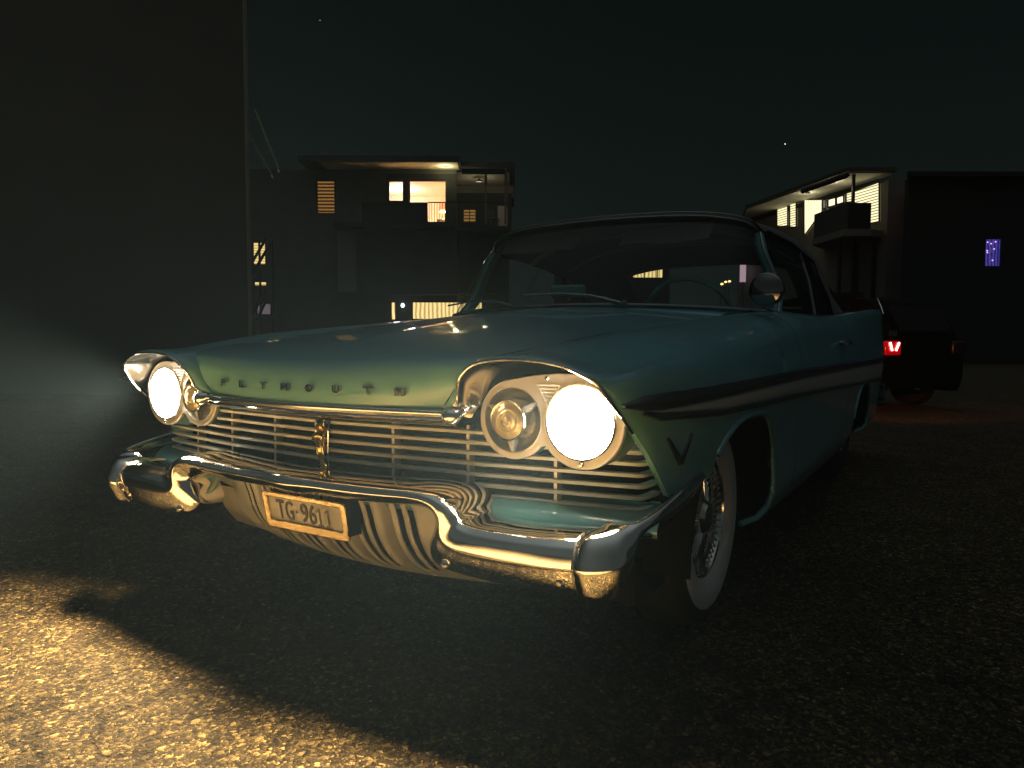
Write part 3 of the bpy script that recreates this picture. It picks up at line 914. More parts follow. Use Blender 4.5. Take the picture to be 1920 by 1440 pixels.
# quarter sides of the top, down to the belt
for sgn in SIDES:
    e = [(.758, 2.62, 1.365), (.778, 2.80, 1.35), (.80, 3.15, 1.27), (.815, 3.22, 1.20)]
    edge_t = [Vector((.772, 2.72, 1.365)), Vector((.778, 2.82, 1.345)), Vector((.800, 3.15, 1.270)), Vector((.815, 3.22, 1.200)), Vector((.825, 3.40, 1.150)), Vector((.835, 3.60, 1.10))]
    edge_b = [Vector((.775, 2.70, 1.35)), Vector((.79, 2.82, 1.28)), Vector((.83, 2.98, 1.15)), Vector((.850, 3.05, 1.05)), Vector((.855, 3.3, 1.045)), Vector((.85, 3.65, 1.05))]
    rr = [[(sgn * (p.x + .008 * math.sin(PI * t)), p.y, p.z) for p in cr1([a.lerp(b, t) for a, b in zip(edge_t, edge_b)], 5)] for t in (0, .25, .5, .75, 1)]
    MB().grid(rr).build('top_quarter', TOPF, top, angle=60)
    # side glass and its bright uprights
    a0, a1 = Vector((.84, 1.76, 1.04)), Vector((.728, 1.93, 1.395)); b0, b1 = Vector((.868, 2.36, 1.045)), Vector((.765, 2.44, 1.385)); c0, c1 = Vector((.850, 3.03, 1.05)), Vector((.785, 2.78, 1.33))
    def quad(p0, p1, q0, q1): return [[(sgn * v.x, v.y, v.z) for v in (p0.lerp(q0, t), (p0.lerp(q0, t)).lerp(p1.lerp(q1, t), .5) + Vector((.012, 0, 0)), p1.lerp(q1, t))] for t in (0, .25, .5, .75, 1)]
    sw = MB().grid(quad(a0, a1, b0, b1)).build('side_window', GLASS, car)
    MB().grid(quad(b0 + Vector((0, .02, 0)), b1 + Vector((0, .02, 0)), c0, c1)).build('quarter_window', GLASS, car)
    m = MB()
    for o in (-.006, .016, .040):
        m.tube([(sgn * v.x, v.y + o, v.z) for v in (b0, b0.lerp(b1, .5) + Vector((.012, 0, 0)), b1 if o > .02 else b0.lerp(b1, .78) + Vector((.006, 0, 0)))], .0042, 6)
    m.build('window_frame', TRIMC, sw)
    m = MB(); m.tube([(sgn * v[0], v[1], v[2]) for v in ((.73, 1.93, 1.40), (.757, 2.3, 1.39), (.777, 2.8, 1.345), (.79, 2.86, 1.28), (.832, 2.98, 1.15), (.852, 3.04, 1.05))], .014, 8)
    m.build('weather_strip', BLACK, top)
    m = MB(); m.tube([(sgn * (tab(CROWN, y)[2] - .03), y, tab(CROWN, y)[3] + .004) for y in [1.8 + .2 * k for k in range(10)]], .006, 8)
    m.build('belt_trim', TRIMC, car)
# folding bows under the top
for y, z in ((2.25, 1.492), (2.75, 1.492)):
    m = MB(); m.tube([(.70 * u, y, z - .13 * abs(u) ** 4) for u in [k / 10 - 1 for k in range(21)]], .014, 6)
    m.build('top_bow', mat('bow_paint', (.22, .21, .20), .6), top)
for sgn in SIDES:
    m = MB(); m.grid(dense([[(sgn * (.12 + .42 * k / 4), 1.74, 1.435), (sgn * (.12 + .42 * k / 4), 1.70 + .01, 1.395), (sgn * (.12 + .42 * k / 4), 1.665, 1.355 + .006 * math.sin(k * 2))] for k in range(5)], 3, 3))
    m.grid([[(sgn * (.12 + .42 * k / 4), 1.752, 1.437), (sgn * (.12 + .42 * k / 4), 1.722, 1.397), (sgn * (.12 + .42 * k / 4), 1.68, 1.353)] for k in range(5)])
    m.build('sun_visor', LINER, car)

# ---- cabin
MB().box(-.80, .80, 1.5, 3.75, .34, .36).build('cabin_floor', BLACK, car, smooth=False)
for sgn in SIDES:
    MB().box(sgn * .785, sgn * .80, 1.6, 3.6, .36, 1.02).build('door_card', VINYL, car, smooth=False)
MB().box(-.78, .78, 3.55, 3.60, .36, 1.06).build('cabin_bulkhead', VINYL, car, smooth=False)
rows = []
for k in range(25):
    u = k / 12 - 1; a = abs(u)
    x = .78 * u
    rows.append([(x, 1.35 + .30 * a ** 2.4, 1.045), (x, 1.55 + .15 * a ** 2, 1.055), (x, 1.66 + .08 * a * a, 1.035), (x, 1.69 + .06 * a * a, .98), (x, 1.66, .85)])
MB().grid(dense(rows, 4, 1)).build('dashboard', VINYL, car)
def bench(name, y0, z0, zt):
    s = empty(name, (0, y0, 0)); s.parent = car
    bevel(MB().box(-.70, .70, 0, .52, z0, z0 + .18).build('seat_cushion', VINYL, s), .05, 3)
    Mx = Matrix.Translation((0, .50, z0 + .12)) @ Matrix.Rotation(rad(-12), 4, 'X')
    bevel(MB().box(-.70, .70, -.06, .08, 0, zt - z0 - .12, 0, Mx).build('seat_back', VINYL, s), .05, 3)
bench('front_seat', 2.05, .48, 1.00); bench('rear_seat', 2.92, .50, 1.02)
sw = empty('steering_wheel', (.385, 1.91, 1.015)); sw.parent = car; sw.rotation_euler = (rad(-62), 0, 0)
m = MB(); R_, r_ = .212, .0125
rows = []
for k in range(64):
    a = 2 * PI * k / 64
    rows.append([((R_ + r_ * math.cos(b)) * math.cos(a), (R_ + r_ * math.cos(b)) * math.sin(a), r_ * math.sin(b)) for b in [2 * PI * j / 10 for j in range(10)]])
rows.append(rows[0]); m.grid(rows, 0, True).build('wheel_rim', TEAL, sw)
m = MB()
m.tube([(-.205, 0, 0), (-.08, 0, -.02), (0, 0, -.03)], .011, 6); m.tube([(.205, 0, 0), (.08, 0, -.02), (0, 0, -.03)], .011, 6); m.tube([(0, .205, 0), (0, .08, -.02), (0, 0, -.03)], .011, 6)
m.build('wheel_spoke', TEAL, sw)
m = MB(); m.lathe([(0, .005), (.03, 0), (.045, -.02), (.04, -.05)], (0, 0, -.02), 'z', 20); m.build('horn_button', CHROME, sw)
m = MB(); m.tube([(0, 0, -.05), (0, .0, -.42)], .022, 10); m.build('steering_column', TEAL, sw)
mir = MB(); mir.box(-.085, .085, -.012, .012, -.027, .027); mo = mir.build('mirror', mat('teal_mirror_back', (.07, .26, .26), .45), car); mo.location = (-.02, 1.42, 1.135); mo.rotation_euler = (0, 0, rad(8)); bevel(mo, .012, 3)
m = MB(); m.tube([(-.02, 1.43, 1.11), (-.02, 1.44, 1.055)], .007, 8); m.build('mirror_stalk', CHROME, car)
# spotlight on the driver's pillar
sd = Vector((-.15, -1, .05)).normalized()
m = MB(); m.lathe([(0, .058), (.025, .053), (.045, .038), (.057, .015), (.061, -.008), (.066, -.02), (.066, -.032), (.060, -.036)], (.862, 1.40, 1.105), -sd, 32)
m.lathe([(.060, -.034), (.04, -.044), (.0, -.05)], (.862, 1.40, 1.105), -sd, 32)
spot = m.build('spotlight', SHELL, car)
m = MB(); m.tube([(.862, 1.42, 1.05), (.855, 1.50, 1.045), (.83, 1.62, 1.05)], .011, 8); m.tube([(.862, 1.41, 1.05), (.862, 1.40, 1.07)], .014, 8)
m.build('spotlight_bracket', CHROME, spot)

# lamps behind the lenses: wide spill at the car's feet and the driving beam further out
for sgn in SIDES:
    for nm, en, sz, bl, dip in (('headlight_spill', 520, 138, .7, 33), ('headlight_beam', 36000, 88, .95, 10)):
        l = bpy.data.lights.new(nm, 'SPOT'); l.energy = en; l.color = (1, .70, .35); l.spot_size = rad(sz); l.spot_blend = bl; l.shadow_soft_size = .07
        o = bpy.data.objects.new(nm, l); COL.objects.link(o); o.parent = car
        o.location = (sgn * .782, -.085, .760)
        o.rotation_euler = (rad(90 - dip), 0, PI)
for sgn in SIDES:
    l = bpy.data.lights.new('tail_glow', 'SPOT'); l.energy = 150; l.color = (1, .24, .05); l.spot_size = rad(78); l.spot_blend = .1; l.shadow_soft_size = .05
    o = bpy.data.objects.new('tail_glow', l); COL.objects.link(o); o.parent = car
    o.location = (sgn * .86, 5.12, .80); o.rotation_euler = (rad(111), 0, 0)

# ================================================================= SETTING
def ground_mat():
    m = bpy.data.materials.new('asphalt'); m.use_nodes = True
    nt = m.node_tree; b = nt.nodes['Principled BSDF']; K = nt.links.new
    def N(t, **kw):
        n = nt.nodes.new(t)
        for k, v in kw.items():
            if k in n.inputs: n.inputs[k].default_value = v
            else: setattr(n, k, v)
        return n
    def mth(op, a, b_=None, c=None):
        n = nt.nodes.new('ShaderNodeMath'); n.operation = op
        for i, x in enumerate((a, b_, c)):
            if x is None: continue
            if isinstance(x, (int, float)): n.inputs[i].default_value = x
            else: K(x, n.inputs[i])
        return n.outputs[0]
    def rng(x, a0, a1, b0, b1):
        n = nt.nodes.new('ShaderNodeMapRange')
        for i, v in enumerate((a0, a1, b0, b1)): n.inputs[i + 1].default_value = v
        K(x, n.inputs[0]); return n.outputs[0]
    tc = N('ShaderNodeTexCoord')
    nz = N('ShaderNodeTexNoise', Scale=45, Detail=3); K(tc.outputs['Object'], nz.inputs['Vector'])
    sc = nt.nodes.new('ShaderNodeVectorMath'); sc.operation = 'SCALE'; sc.inputs['Scale'].default_value = .022; K(nz.outputs['Color'], sc.inputs[0])
    ad = nt.nodes.new('ShaderNodeVectorMath'); K(tc.outputs['Object'], ad.inputs[0]); K(sc.outputs[0], ad.inputs[1])
    def vor(scale, feature='F1'):
        v = N('ShaderNodeTexVoronoi', Scale=scale, feature=feature); K(ad.outputs[0], v.inputs['Vector']); return v
    v1 = vor(78); v2 = vor(150); v3 = vor(420)
    ve = vor(78, 'DISTANCE_TO_EDGE'); ve2 = vor(150, 'DISTANCE_TO_EDGE')
    s1 = nt.nodes.new('ShaderNodeSeparateColor'); K(v1.outputs['Color'], s1.inputs[0])
    s2 = nt.nodes.new('ShaderNodeSeparateColor'); K(v2.outputs['Color'], s2.inputs[0])
    big = rng(s1.outputs[0], .50, .58, 0, 1)                       # about half the cells hold a large chip, the rest finer stone
    br = nt.nodes.new('ShaderNodeMix'); br.data_type = 'FLOAT'; K(big, br.inputs[0]); K(s2.outputs[1], br.inputs[2]); K(s1.outputs[1], br.inputs[3])
    rmp = N('ShaderNodeValToRGB'); e = rmp.color_ramp.elements
    e[0].color = (.010, .0085, .006, 1); e[1].color = (.275, .205, .090, 1)
    x = e.new(.45); x.color = (.038, .029, .016, 1)
    x = e.new(.82); x.color = (.108, .081, .038, 1)
    K(br.outputs[0], rmp.inputs[0])
    edg = nt.nodes.new('ShaderNodeMix'); edg.data_type = 'FLOAT'; K(big, edg.inputs[0])
    K(rng(ve2.outputs['Distance'], 0, .10, .24, 1), edg.inputs[2]); K(rng(ve.outputs['Distance'], 0, .09, .2, 1), edg.inputs[3])
    n1 = N('ShaderNodeTexNoise', Scale=1.1, Detail=5, Roughness=.6); K(tc.outputs['Object'], n1.inputs['Vector'])
    n2 = N('ShaderNodeTexNoise', Scale=7, Detail=5); K(tc.outputs['Object'], n2.inputs['Vector'])
    pat = mth('MULTIPLY', rng(n1.outputs['Fac'], .3, .7, .65, 1.25), rng(n2.outputs['Fac'], .3, .7, .75, 1.2))
    cr = N('ShaderNodeTexVoronoi', Scale=.55, feature='DISTANCE_TO_EDGE')
    cn = N('ShaderNodeTexNoise', Scale=2.5, Detail=6); K(tc.outputs['Object'], cn.inputs['Vector'])
    ca = nt.nodes.new('ShaderNodeVectorMath'); K(tc.outputs['Object'], ca.inputs[0]); K(cn.outputs['Color'], ca.inputs[1]); K(ca.outputs[0], cr.inputs['Vector'])
    crack = rng(cr.outputs['Distance'], .002, .008, .35, 1)
    tot = mth('MULTIPLY', mth('MULTIPLY', edg.outputs[0], pat), crack)
    cl = nt.nodes.new('ShaderNodeVectorMath'); cl.operation = 'SCALE'; K(rmp.outputs[0], cl.inputs[0]); K(tot, cl.inputs['Scale'])
    gr = N('ShaderNodeTexVoronoi', Scale=34); K(tc.outputs['Object'], gr.inputs['Vector'])
    gs = nt.nodes.new('ShaderNodeSeparateColor'); K(gr.outputs['Color'], gs.inputs[0])
    grit = mth('MULTIPLY', mth('GREATER_THAN', gs.outputs[0], .95), mth('LESS_THAN', gr.outputs['Distance'], .16))
    mx = nt.nodes.new('ShaderNodeMix'); mx.data_type = 'RGBA'; K(grit, mx.inputs[0]); K(cl.outputs[0], mx.inputs[6]); mx.inputs[7].default_value = (.34, .31, .25, 1)
    K(mx.outputs[2], b.inputs['Base Color'])
    b.inputs['Roughness'].default_value = .85; b.inputs['Specular IOR Level'].default_value = .2
    hA_ = mth('MULTIPLY_ADD', s1.outputs[2], .9, mth('MULTIPLY', v1.outputs['Distance'], -1.2))
    hB_ = mth('MULTIPLY_ADD', s2.outputs[2], .6, mth('MULTIPLY_ADD', v2.outputs['Distance'], -.8, -.25))
    hm_ = nt.nodes.new('ShaderNodeMix'); hm_.data_type = 'FLOAT'; K(big, hm_.inputs[0]); K(hB_, hm_.inputs[2]); K(hA_, hm_.inputs[3])
    h = mth('ADD', mth('MULTIPLY_ADD', v3.outputs['Distance'], -.25, hm_.outputs[0]), mth('MULTIPLY', grit, .5))
    h = mth('MULTIPLY_ADD', crack, .8, h)
    bp_ = N('ShaderNodeBump', Strength=1.0, Distance=.006); K(h, bp_.inputs['Height']); K(bp_.outputs[0], b.inputs['Normal'])
    return m
gm = MB(); gm.grid([[(x, y, 0) for x in (-300, -8, 8, 300)] for y in (-300, -8, 20, 400)])
gnd = gm.build('ground', ground_mat(), None, smooth=False); gnd['kind'] = 'structure'

# small litter on the lot
from mathutils import noise
DRYW = mat('dry_twig', (.30, .26, .20), .9, var=.2, vscale=80)
def on_ground(px, py):
    d = rt * ((px - 960) / F) - up * ((py - 720) / F) + fw
    return CP + d * (-CP.z / d.z)
for (xa, ya), (xb, yb), lab in (((440, 1186), (458, 1160), 'pale dry grass stalk lying on the asphalt before the bumper'),):
    a, b = on_ground(xa, ya), on_ground(xb, yb)
    m = MB(); m.tube([a + Vector((0, 0, .002)), a.lerp(b, .4) + Vector((.004, 0, .006)), b + Vector((0, 0, .012))], [.0012, .0014, .0007], 5)
    m.tube([a.lerp(b, .4) + Vector((.004, 0, .006)), a.lerp(b, .6) + Vector((.012, -.006, .012))], [.001, .0005], 5)
    tag(m.build('grass_stalk', DRYW), lab, 'stalk')
rl = random.Random(5)
gm2 = MB()   # loose chippings scattered over the near asphalt, too many to count
for k in range(2600):
    x = rl.uniform(-2.2, 2.6); y = rl.uniform(-1.25, 2.4)
    s = rl.uniform(.0015, .0042) * (1.5 if rl.random() < .08 else 1)
    q = [Vector((rl.uniform(.6, 1.2) * s * math.cos(2 * PI * j / 5), rl.uniform(.6, 1.2) * s * math.sin(2 * PI * j / 5), 0)) for j in range(5)]
    top_ = Vector((x + rl.uniform(-.3, .3) * s, y + rl.uniform(-.3, .3) * s, s * rl.uniform(.5, 1.0)))
    gm2.add([Vector((x, y, -.0005)) + v for v in q] + [Vector((x, y, s * .45)) + v * .8 for v in q] + [top_], [[j, (j + 1) % 5, 5 + (j + 1) % 5, 5 + j] for j in range(5)] + [[5 + j, 5 + (j + 1) % 5, 10] for j in range(5)])
go = gm2.build('gravel', mat('loose_chippings', (.11, .09, .06), .85, var=.5, vscale=25), None, smooth=False); go['kind'] = 'stuff'
# ---- buildings
WALL = mat('grey_render', (.10, .10, .095), .9, var=.08, vscale=1.5)
WALLP = mat('pale_render', (.24, .23, .20), .9, var=.05, vscale=2)
WALLD = mat('dark_cladding', (.020, .021, .021), .8, var=.1, vscale=2)
SLAB = mat('concrete', (.09, .088, .08), .9, var=.1, vscale=3)
FRAMEM = mat('dark_window_frame', (.02, .02, .022), .5)
SOFF = mat('white_soffit', (.65, .62, .52), .8)
ROOMW = mat('room_plaster', (.78, .68, .50), .9)
METAL = mat('grey_metal', (.18, .18, .18), .45, .7)
BLIND_O = stripe_mat('orange_blind', (.02, .008, .002), (.55, .25, .05), .36, 'Z', 2.0, 0, sharp=(.3, .75))
BLIND_Y = stripe_mat('yellow_blind', (.35, .24, .08), (.95, .68, .26), .95, 'Z', 2.6)
BLIND_W = stripe_mat('white_blind', (.16, .14, .07), (1, .90, .52), 1.15, 'Z', 2.4, 0, sharp=(.25, .55))
CURT_Y = stripe_mat('yellow_curtain', (.42, .29, .10), (.98, .70, .28), .95, 'X', 1.6, 3, sharp=(.1, .8))
CURT_W = stripe_mat('white_curtain', (.62, .55, .32), (1, .92, .56), 1.15, 'X', 1.4, 4, sharp=(.1, .8))
PANE_W = mat('lit_pane', (.4, .4, .3), .5, emit=(1, .90, .56), estr=1.1)
PANE_V = mat('violet_dim_pane', (.1, .1, .1), .5, emit=(.30, .24, .28), estr=.25)
BLUE = stripe_mat('blue_curtain', (.01, .008, .06), (.06, .05, .40), .6, 'X', 2.2, 4, sharp=(.1, .9))

def wall_holes(m, x0, x1, z0, z1, y0, y1, holes):
    X = sorted({x0, x1} | {h[0] for h in holes} | {h[1] for h in holes}); Z = sorted({z0, z1} | {h[2] for h in holes} | {h[3] for h in holes})
    X = [x for x in X if x0 <= x <= x1]; Z = [z for z in Z if z0 <= z <= z1]
    for a, b in zip(X[:-1], X[1:]):
        for c, d in zip(Z[:-1], Z[1:]):
            mx, mz = (a + b) / 2, (c + d) / 2
            if any(h[0] < mx < h[1] and h[2] < mz < h[3] for h in holes): continue
            m.box(a, b, y0, y1, c, d)

class Local:
    """a building's own frame: across / away / up from its base point"""
    def __init__(s, name, px, D, label, cat, group=None):
        s.base = L(px, 640, D); s.base.z = 0
        s.e = empty(name, place(px, D), YAW, label, cat, group)
    def p(s, px, py, D): return L(px, py, D) - s.base
    def rect(s, x0, y0, x1, y1, D):
        a = s.p(x0, y0, D); b = s.p(x1, y1, D)
        return a.x, b.x, b.z, a.z, a.y
def window(loc, r, m, parent, mull=(), t=.07, depth=.08, back=.12):
    """framed pane: r = x0, x1, z0, z1, y of the wall face"""
    x0, x1, z0, z1, y = r
    f = MB()
    f.box(x0, x0 + t, y, y + depth, z0, z1); f.box(x1 - t, x1, y, y + depth, z0, z1)
    f.box(x0 + t, x1 - t, y, y + depth, z1 - t, z1); f.box(x0 + t, x1 - t, y, y + depth, z0, z0 + t)
    for q in mull: f.box(x0 + (x1 - x0) * q - t / 2, x0 + (x1 - x0) * q + t / 2, y, y + depth, z0 + t, z1 - t)
    w = f.build('window', FRAMEM, parent, smooth=False)
    if m:
        g = MB(); g.grid([[(x0 + (x1 - x0) * i / 12, y + back + .012 * (i % 2), z) for i in range(13)] for z in (z0, z1)])
        g.build('pane', m, w, smooth=False)
    return w

# -- block A: flat-roofed apartment block with the lit living room
A = Local('apartment_building', 780, 34, 'flat roofed apartment block with lit orange living room on its top floor', 'building')
D = 34
hA = [A.rect(592, 337, 630, 402, D), A.rect(727, 338, 758, 379, D), A.rect(766, 337, 838, 424, D), A.rect(733, 566, 742, 600, D), A.rect(772, 565, 905, 600, D),
      A.rect(472, 452, 500, 498, D), A.rect(476, 528, 500, 536, D), A.rect(479, 567, 510, 592, D)]
xl = A.p(430, 400, D).x; xr = A.p(856, 400, D).x; ztop = A.p(800, 318, D).z; z3 = A.p(800, 424, D).z; y = hA[0][4]
m = MB(); wall_holes(m, xl, xr, 0, ztop, y, y + .3, [h[:4] for h in hA]); 
m.box(xl, xl + .3, y + .3, y + 9, 0, ztop); m.box(xl, A.p(955, 424, D).x, y + 9, y + 9.3, 0, ztop)
wl = m.build('wall', WALL, A.e, smooth=False)
xR = A.p(955, 330, D).x
m = MB(); m.box(A.p(560, 318, 32.6).x, A.p(862, 318, 32.6).x, y - 1.5, y + 9.3, ztop + .002, ztop + .26); m.box(A.p(862, 318, 32.6).x + .002, xR + .25, y - .6, y + 9.3, ztop - .02, ztop + .2)
m.build('roof', SLAB, A.e, smooth=False)
m = MB(); m.box(xl + .4, xr - .05, y + .31, y + 8.9, z3 - .25, z3); m.box(xr, xR, y - .2, y + 8.9, z3 - .26, z3 - .01); m.box(A.p(640, 424, D).x, xr, y - 1.4, y - .002, z3 - .2, z3 - .02)
m.box(xr, xR, y + 1.2, y + 8.9, 0, z3 - .28)
m.build('floor_slab', WALLD, A.e, smooth=False)
wn = [window(A, hA[0], BLIND_O, A.e), window(A, hA[1], None, A.e), window(A, hA[2], None, A.e, (), .07), window(A, hA[3], CURT_Y, A.e, (), .03), window(A, hA[4], CURT_Y, A.e, (), .05),
      window(A, hA[5], BLIND_Y, A.e), window(A, hA[6], BLIND_Y, A.e, (), .03), window(A, hA[7], PANE_V, A.e)]
# dark surround of the living-room windows
sx0, sx1, sz0, sz1, _ = A.rect(724, 320, 856, 424, D)
m = MB(); wall_holes(m, sx0, sx1, sz0, sz1 - .15, y - .06, y - .003, [h[:4] for h in hA[1:3]]); m.build('window_surround', WALLD, A.e, smooth=False)
# the room itself
rx0, rx1 = hA[1][0] - .6, xr - .3
m = MB(); zc = ztop - .35
m.add([(rx0, y + .31, z3 + .01), (rx1, y + .31, z3 + .01), (rx1, y + 4.5, z3 + .01), (rx0, y + 4.5, z3 + .01), (rx0, y + .31, zc), (rx1, y + .31, zc), (rx1, y + 4.5, zc), (rx0, y + 4.5, zc)],
      [[0, 1, 2, 3], [4, 5, 6, 7], [3, 2, 6, 7], [0, 3, 7, 4], [1, 2, 6, 5]])
m.build('room', ROOMW, A.e, smooth=False)
l = bpy.data.lights.new('ceiling_light', 'POINT'); l.energy = 90; l.color = (.86, .84, 1); l.shadow_soft_size = .25
o = bpy.data.objects.new('ceiling_light', l); COL.objects.link(o); o.parent = A.e; o.location = (hA[1][0] + .2, y + 2.6, zc - .5)
# balcony: solid dark parapet, balusters at the gap
m = MB(); b0 = A.rect(678, 379, 802, 424, 32.6); m.box(b0[0], b0[1], b0[4], b0[4] + .08, z3 - .3, b0[3]); m.build('balcony_parapet', WALLD, A.e, smooth=False)
m = MB(); pp = A.rect(632, 384, 678, 424, 33.2); m.box(pp[0], pp[1], pp[4], pp[4] + .08, z3 - .3, pp[3]); m.build('balcony_screen', WALL, A.e, smooth=False)
m = MB(); r1 = A.rect(802, 379, 842, 424, 32.6)
for k in range(8): xx = r1[0] + (r1[1] - r1[0]) * (k + .5) / 8; m.box(xx - .012, xx + .012, r1[4], r1[4] + .03, z3 - .05, r1[3])
m.box(r1[0], xR, r1[4], r1[4] + .05, r1[3] - .03, r1[3] + .02)
m.build('balustrade', FRAMEM, A.e, smooth=False)
# loggia
m = MB(); lb = A.rect(856, 335, 952, 424, 37)
m.box(lb[0], lb[1] + .2, lb[4], lb[4] + .2, z3, A.p(900, 362, 37).z); m.build('loggia_wall', WALLD, A.e, smooth=False)
m = MB(); m.box(lb[0] - .2, lb[1] + .3, lb[4] + .22, lb[4] + .4, A.p(900, 362, 37).z - .2, ztop - .03); m.build('loggia_back', WALLP, A.e, smooth=False)
m = MB(); m.box(xr - .2, xR, y + .31, lb[4] + .21, ztop - .06, ztop - .03); m.build('loggia_ceiling', SOFF, A.e, smooth=False)
m = MB(); q = A.p(911, 330, 33.4); m.box(q.x - .05, q.x + .05, q.y, q.y + .1, z3, ztop - .05); q2 = A.p(948, 330, 33.4); m.box(q2.x - .05, q2.x + .05, q2.y, q2.y + .1, z3, ztop - .05); m.build('loggia_post', METAL, A.e, smooth=False)
m = MB(); aw = A.rect(867, 318, 947, 327, 33.2); m.box(aw[0], aw[1], aw[4] - .2, aw[4], aw[2], aw[3]); m.build('awning_box', WALLD, A.e, smooth=False)
m = MB(); s0 = A.p(951, 328, 34); s1 = A.p(941, 378, 36.6); m.box(s0.x - .06, s0.x, s0.y, s1.y, s1.z - .4, s0.z); m.build('side_screen', WALLP, A.e, smooth=False)
wb = A.rect(868, 392, 893, 418, 36.95); window(A, wb, BLIND_O, A.e, (.5,), .04, .03, .02)
wc = A.rect(933, 386, 951, 424, 36.0); m = MB(); m.grid([[(wc[0] + (wc[1] - wc[0]) * i / 16, wc[4] + .05 * (i % 2), z) for i in range(17)] for z in (z3, wc[3])]); m.build('curtain', mat('pale_curtain', (.6, .6, .6), .9), A.e, smooth=False)
l = bpy.data.lights.new('loggia_light', 'POINT'); l.energy = 9; l.color = (1, .85, .55); l.shadow_soft_size = .12
o = bpy.data.objects.new('loggia_light', l); COL.objects.link(o); o.parent = A.e; pz = A.p(898, 340, 35.2); o.location = (pz.x, pz.y, ztop - .35)
m = MB(); m.lathe([(0, .1), (.05, .08), (.16, -.04), (.15, -.05), (0, .0)], (pz.x, pz.y, ztop - .24), 'z', 20); m.build('ceiling_lamp', METAL, A.e)
# lamp added under the eave to imitate room light spilling onto the soffit
l = bpy.data.lights.new('eave_fill_light', 'POINT'); l.energy = 16; l.color = (1, .88, .45); l.shadow_soft_size = .1
o = bpy.data.objects.new('eave_fill_light', l); COL.objects.link(o); o.parent = A.e; pz = A.p(836, 326, 33.4); o.location = (pz.x, y - .75, ztop - .22)
m = MB(); m.lathe([(0, .05), (.09, .05), (.10, 0), (0, -.0)], (pz.x, y - .75, ztop - .06), 'z', 16); m.build('eave_fill_body', METAL, A.e)
m = MB(); m.box(A.p(600, 318, 32.8).x, A.p(858, 318, 32.8).x, y - 1.45, y - .05, ztop - .02, ztop - .002); m.build('soffit', SOFF, A.e, smooth=False)
# pale column on the floor below, line of the lower lintel
m = MB(); c0 = A.rect(632, 432, 668, 548, 33.6); m.box(c0[0], c0[1], c0[4], c0[4] + .2, c0[2], c0[3]); m.build('stair_panel', WALLP, A.e, smooth=False)
m = MB(); c0 = A.rect(680, 549, 930, 553, 33.5); m.box(c0[0], c0[1], c0[4], c0[4] + .4, c0[2], c0[3]); m.build('lintel', SLAB, A.e, smooth=False)
# made-up glowing body standing in for a cold glint beside the curtained window
q = A.p(755, 573, 33.7)
m = MB(); m.lathe([(0, .12), (.06, .1), (.1, .0), (.06, -.08), (0, -.1)], q, 'z', 14); wlm = m.build('glint_body', mat('cold_glint', (.8, .9, 1), .3, emit=(.75, .92, 1), estr=1.6), A.e)
m = MB(); m.box(q.x - .02, q.x + .02, q.y, q.y + .35, q.z - .02, q.z + .02); m.build('glint_arm', METAL, wlm, smooth=False)

# furniture seen in the lit rooms: things of their own
tb = A.p(831, 408, 35.6)
tl = empty('table_lamp', A.e.matrix_basis @ Vector((tb.x, tb.y, tb.z)) if False else Vector((0, 0, 0)), 0, 'glowing table lamp with red shade in the top floor living room', 'lamp')
wp = Matrix.Translation(place(780, 34)) @ Matrix.Rotation(YAW, 4, 'Z')
tl.location = wp @ Vector((tb.x, tb.y, tb.z - .12))
m = MB(); m.lathe([(.20, .0), (.15, .34)], (0, 0, .46), 'z', 20); m.build('lamp_shade', mat('red_shade', (.6, .2, .1), .8, emit=(1, .33, .14), estr=.9), tl)
m = MB(); m.lathe([(0, .13), (.07, .1), (.15, .02), (.185, -.02), (.0, -.03)], (0, 0, .42), 'z', 16); m.build('lamp_bulb', mat('warm_bulb', (1, .9, .7), .5, emit=(1, .80, .45), estr=3.5), tl)
m = MB(); m.lathe([(.09, 0), (.07, .03), (.025, .08), (.03, .2), (.02, .36)], (0, 0, 0), 'z', 14); m.build('lamp_base', METAL, tl)
l = bpy.data.lights.new('table_lamp_light', 'POINT'); l.energy = 250; l.color = (1, .54, .15); l.shadow_soft_size = .12
o = bpy.data.objects.new('table_lamp_light', l); COL.objects.link(o); o.parent = tl; o.location = (0, 0, .35)
tt = empty('side_table', wp @ Vector((tb.x, tb.y, z3 + .01)), YAW, 'small side table carrying the red shaded lamp behind the window', 'table')
hgt = tb.z - .12 - z3 - .012
m = MB(); m.box(-.3, .3, -.25, .25, hgt - .04, hgt); m.build('table_top', mat('dark_wood', (.05, .03, .02), .5), tt, smooth=False)
for sx in (-1, 1):
    for sy in (-1, 1): MB().box(sx * .27 - .02, sx * .27 + .02, sy * .22 - .02, sy * .22 + .02, 0, hgt - .041).build('leg', bpy.data.materials['dark_wood'], tt, smooth=False)
cb = A.p(924, 420, 34.6)
ch = empty('balcony_chair', wp @ Vector((cb.x, cb.y, z3 - .008)), YAW + .5, 'dark garden chair standing on the balcony beside the white curtain', 'chair')
MB().box(-.24, .24, -.24, .24, .42, .45).build('seat', METAL, ch, smooth=False)
m = MB()
for k in range(5): m.box(-.22 + k * .1, -.18 + k * .1, .2, .23, .5, .92)
m.box(-.24, .24, .2, .23, .9, .95); m.build('backrest', METAL, ch, smooth=False)
for sx in (-1, 1):
    for sy in (-1, 1): MB().box(sx * .21 - .018, sx * .21 + .018, sy * .2 - .018, sy * .2 + .018, 0, .419).build('leg', METAL, ch, smooth=False)

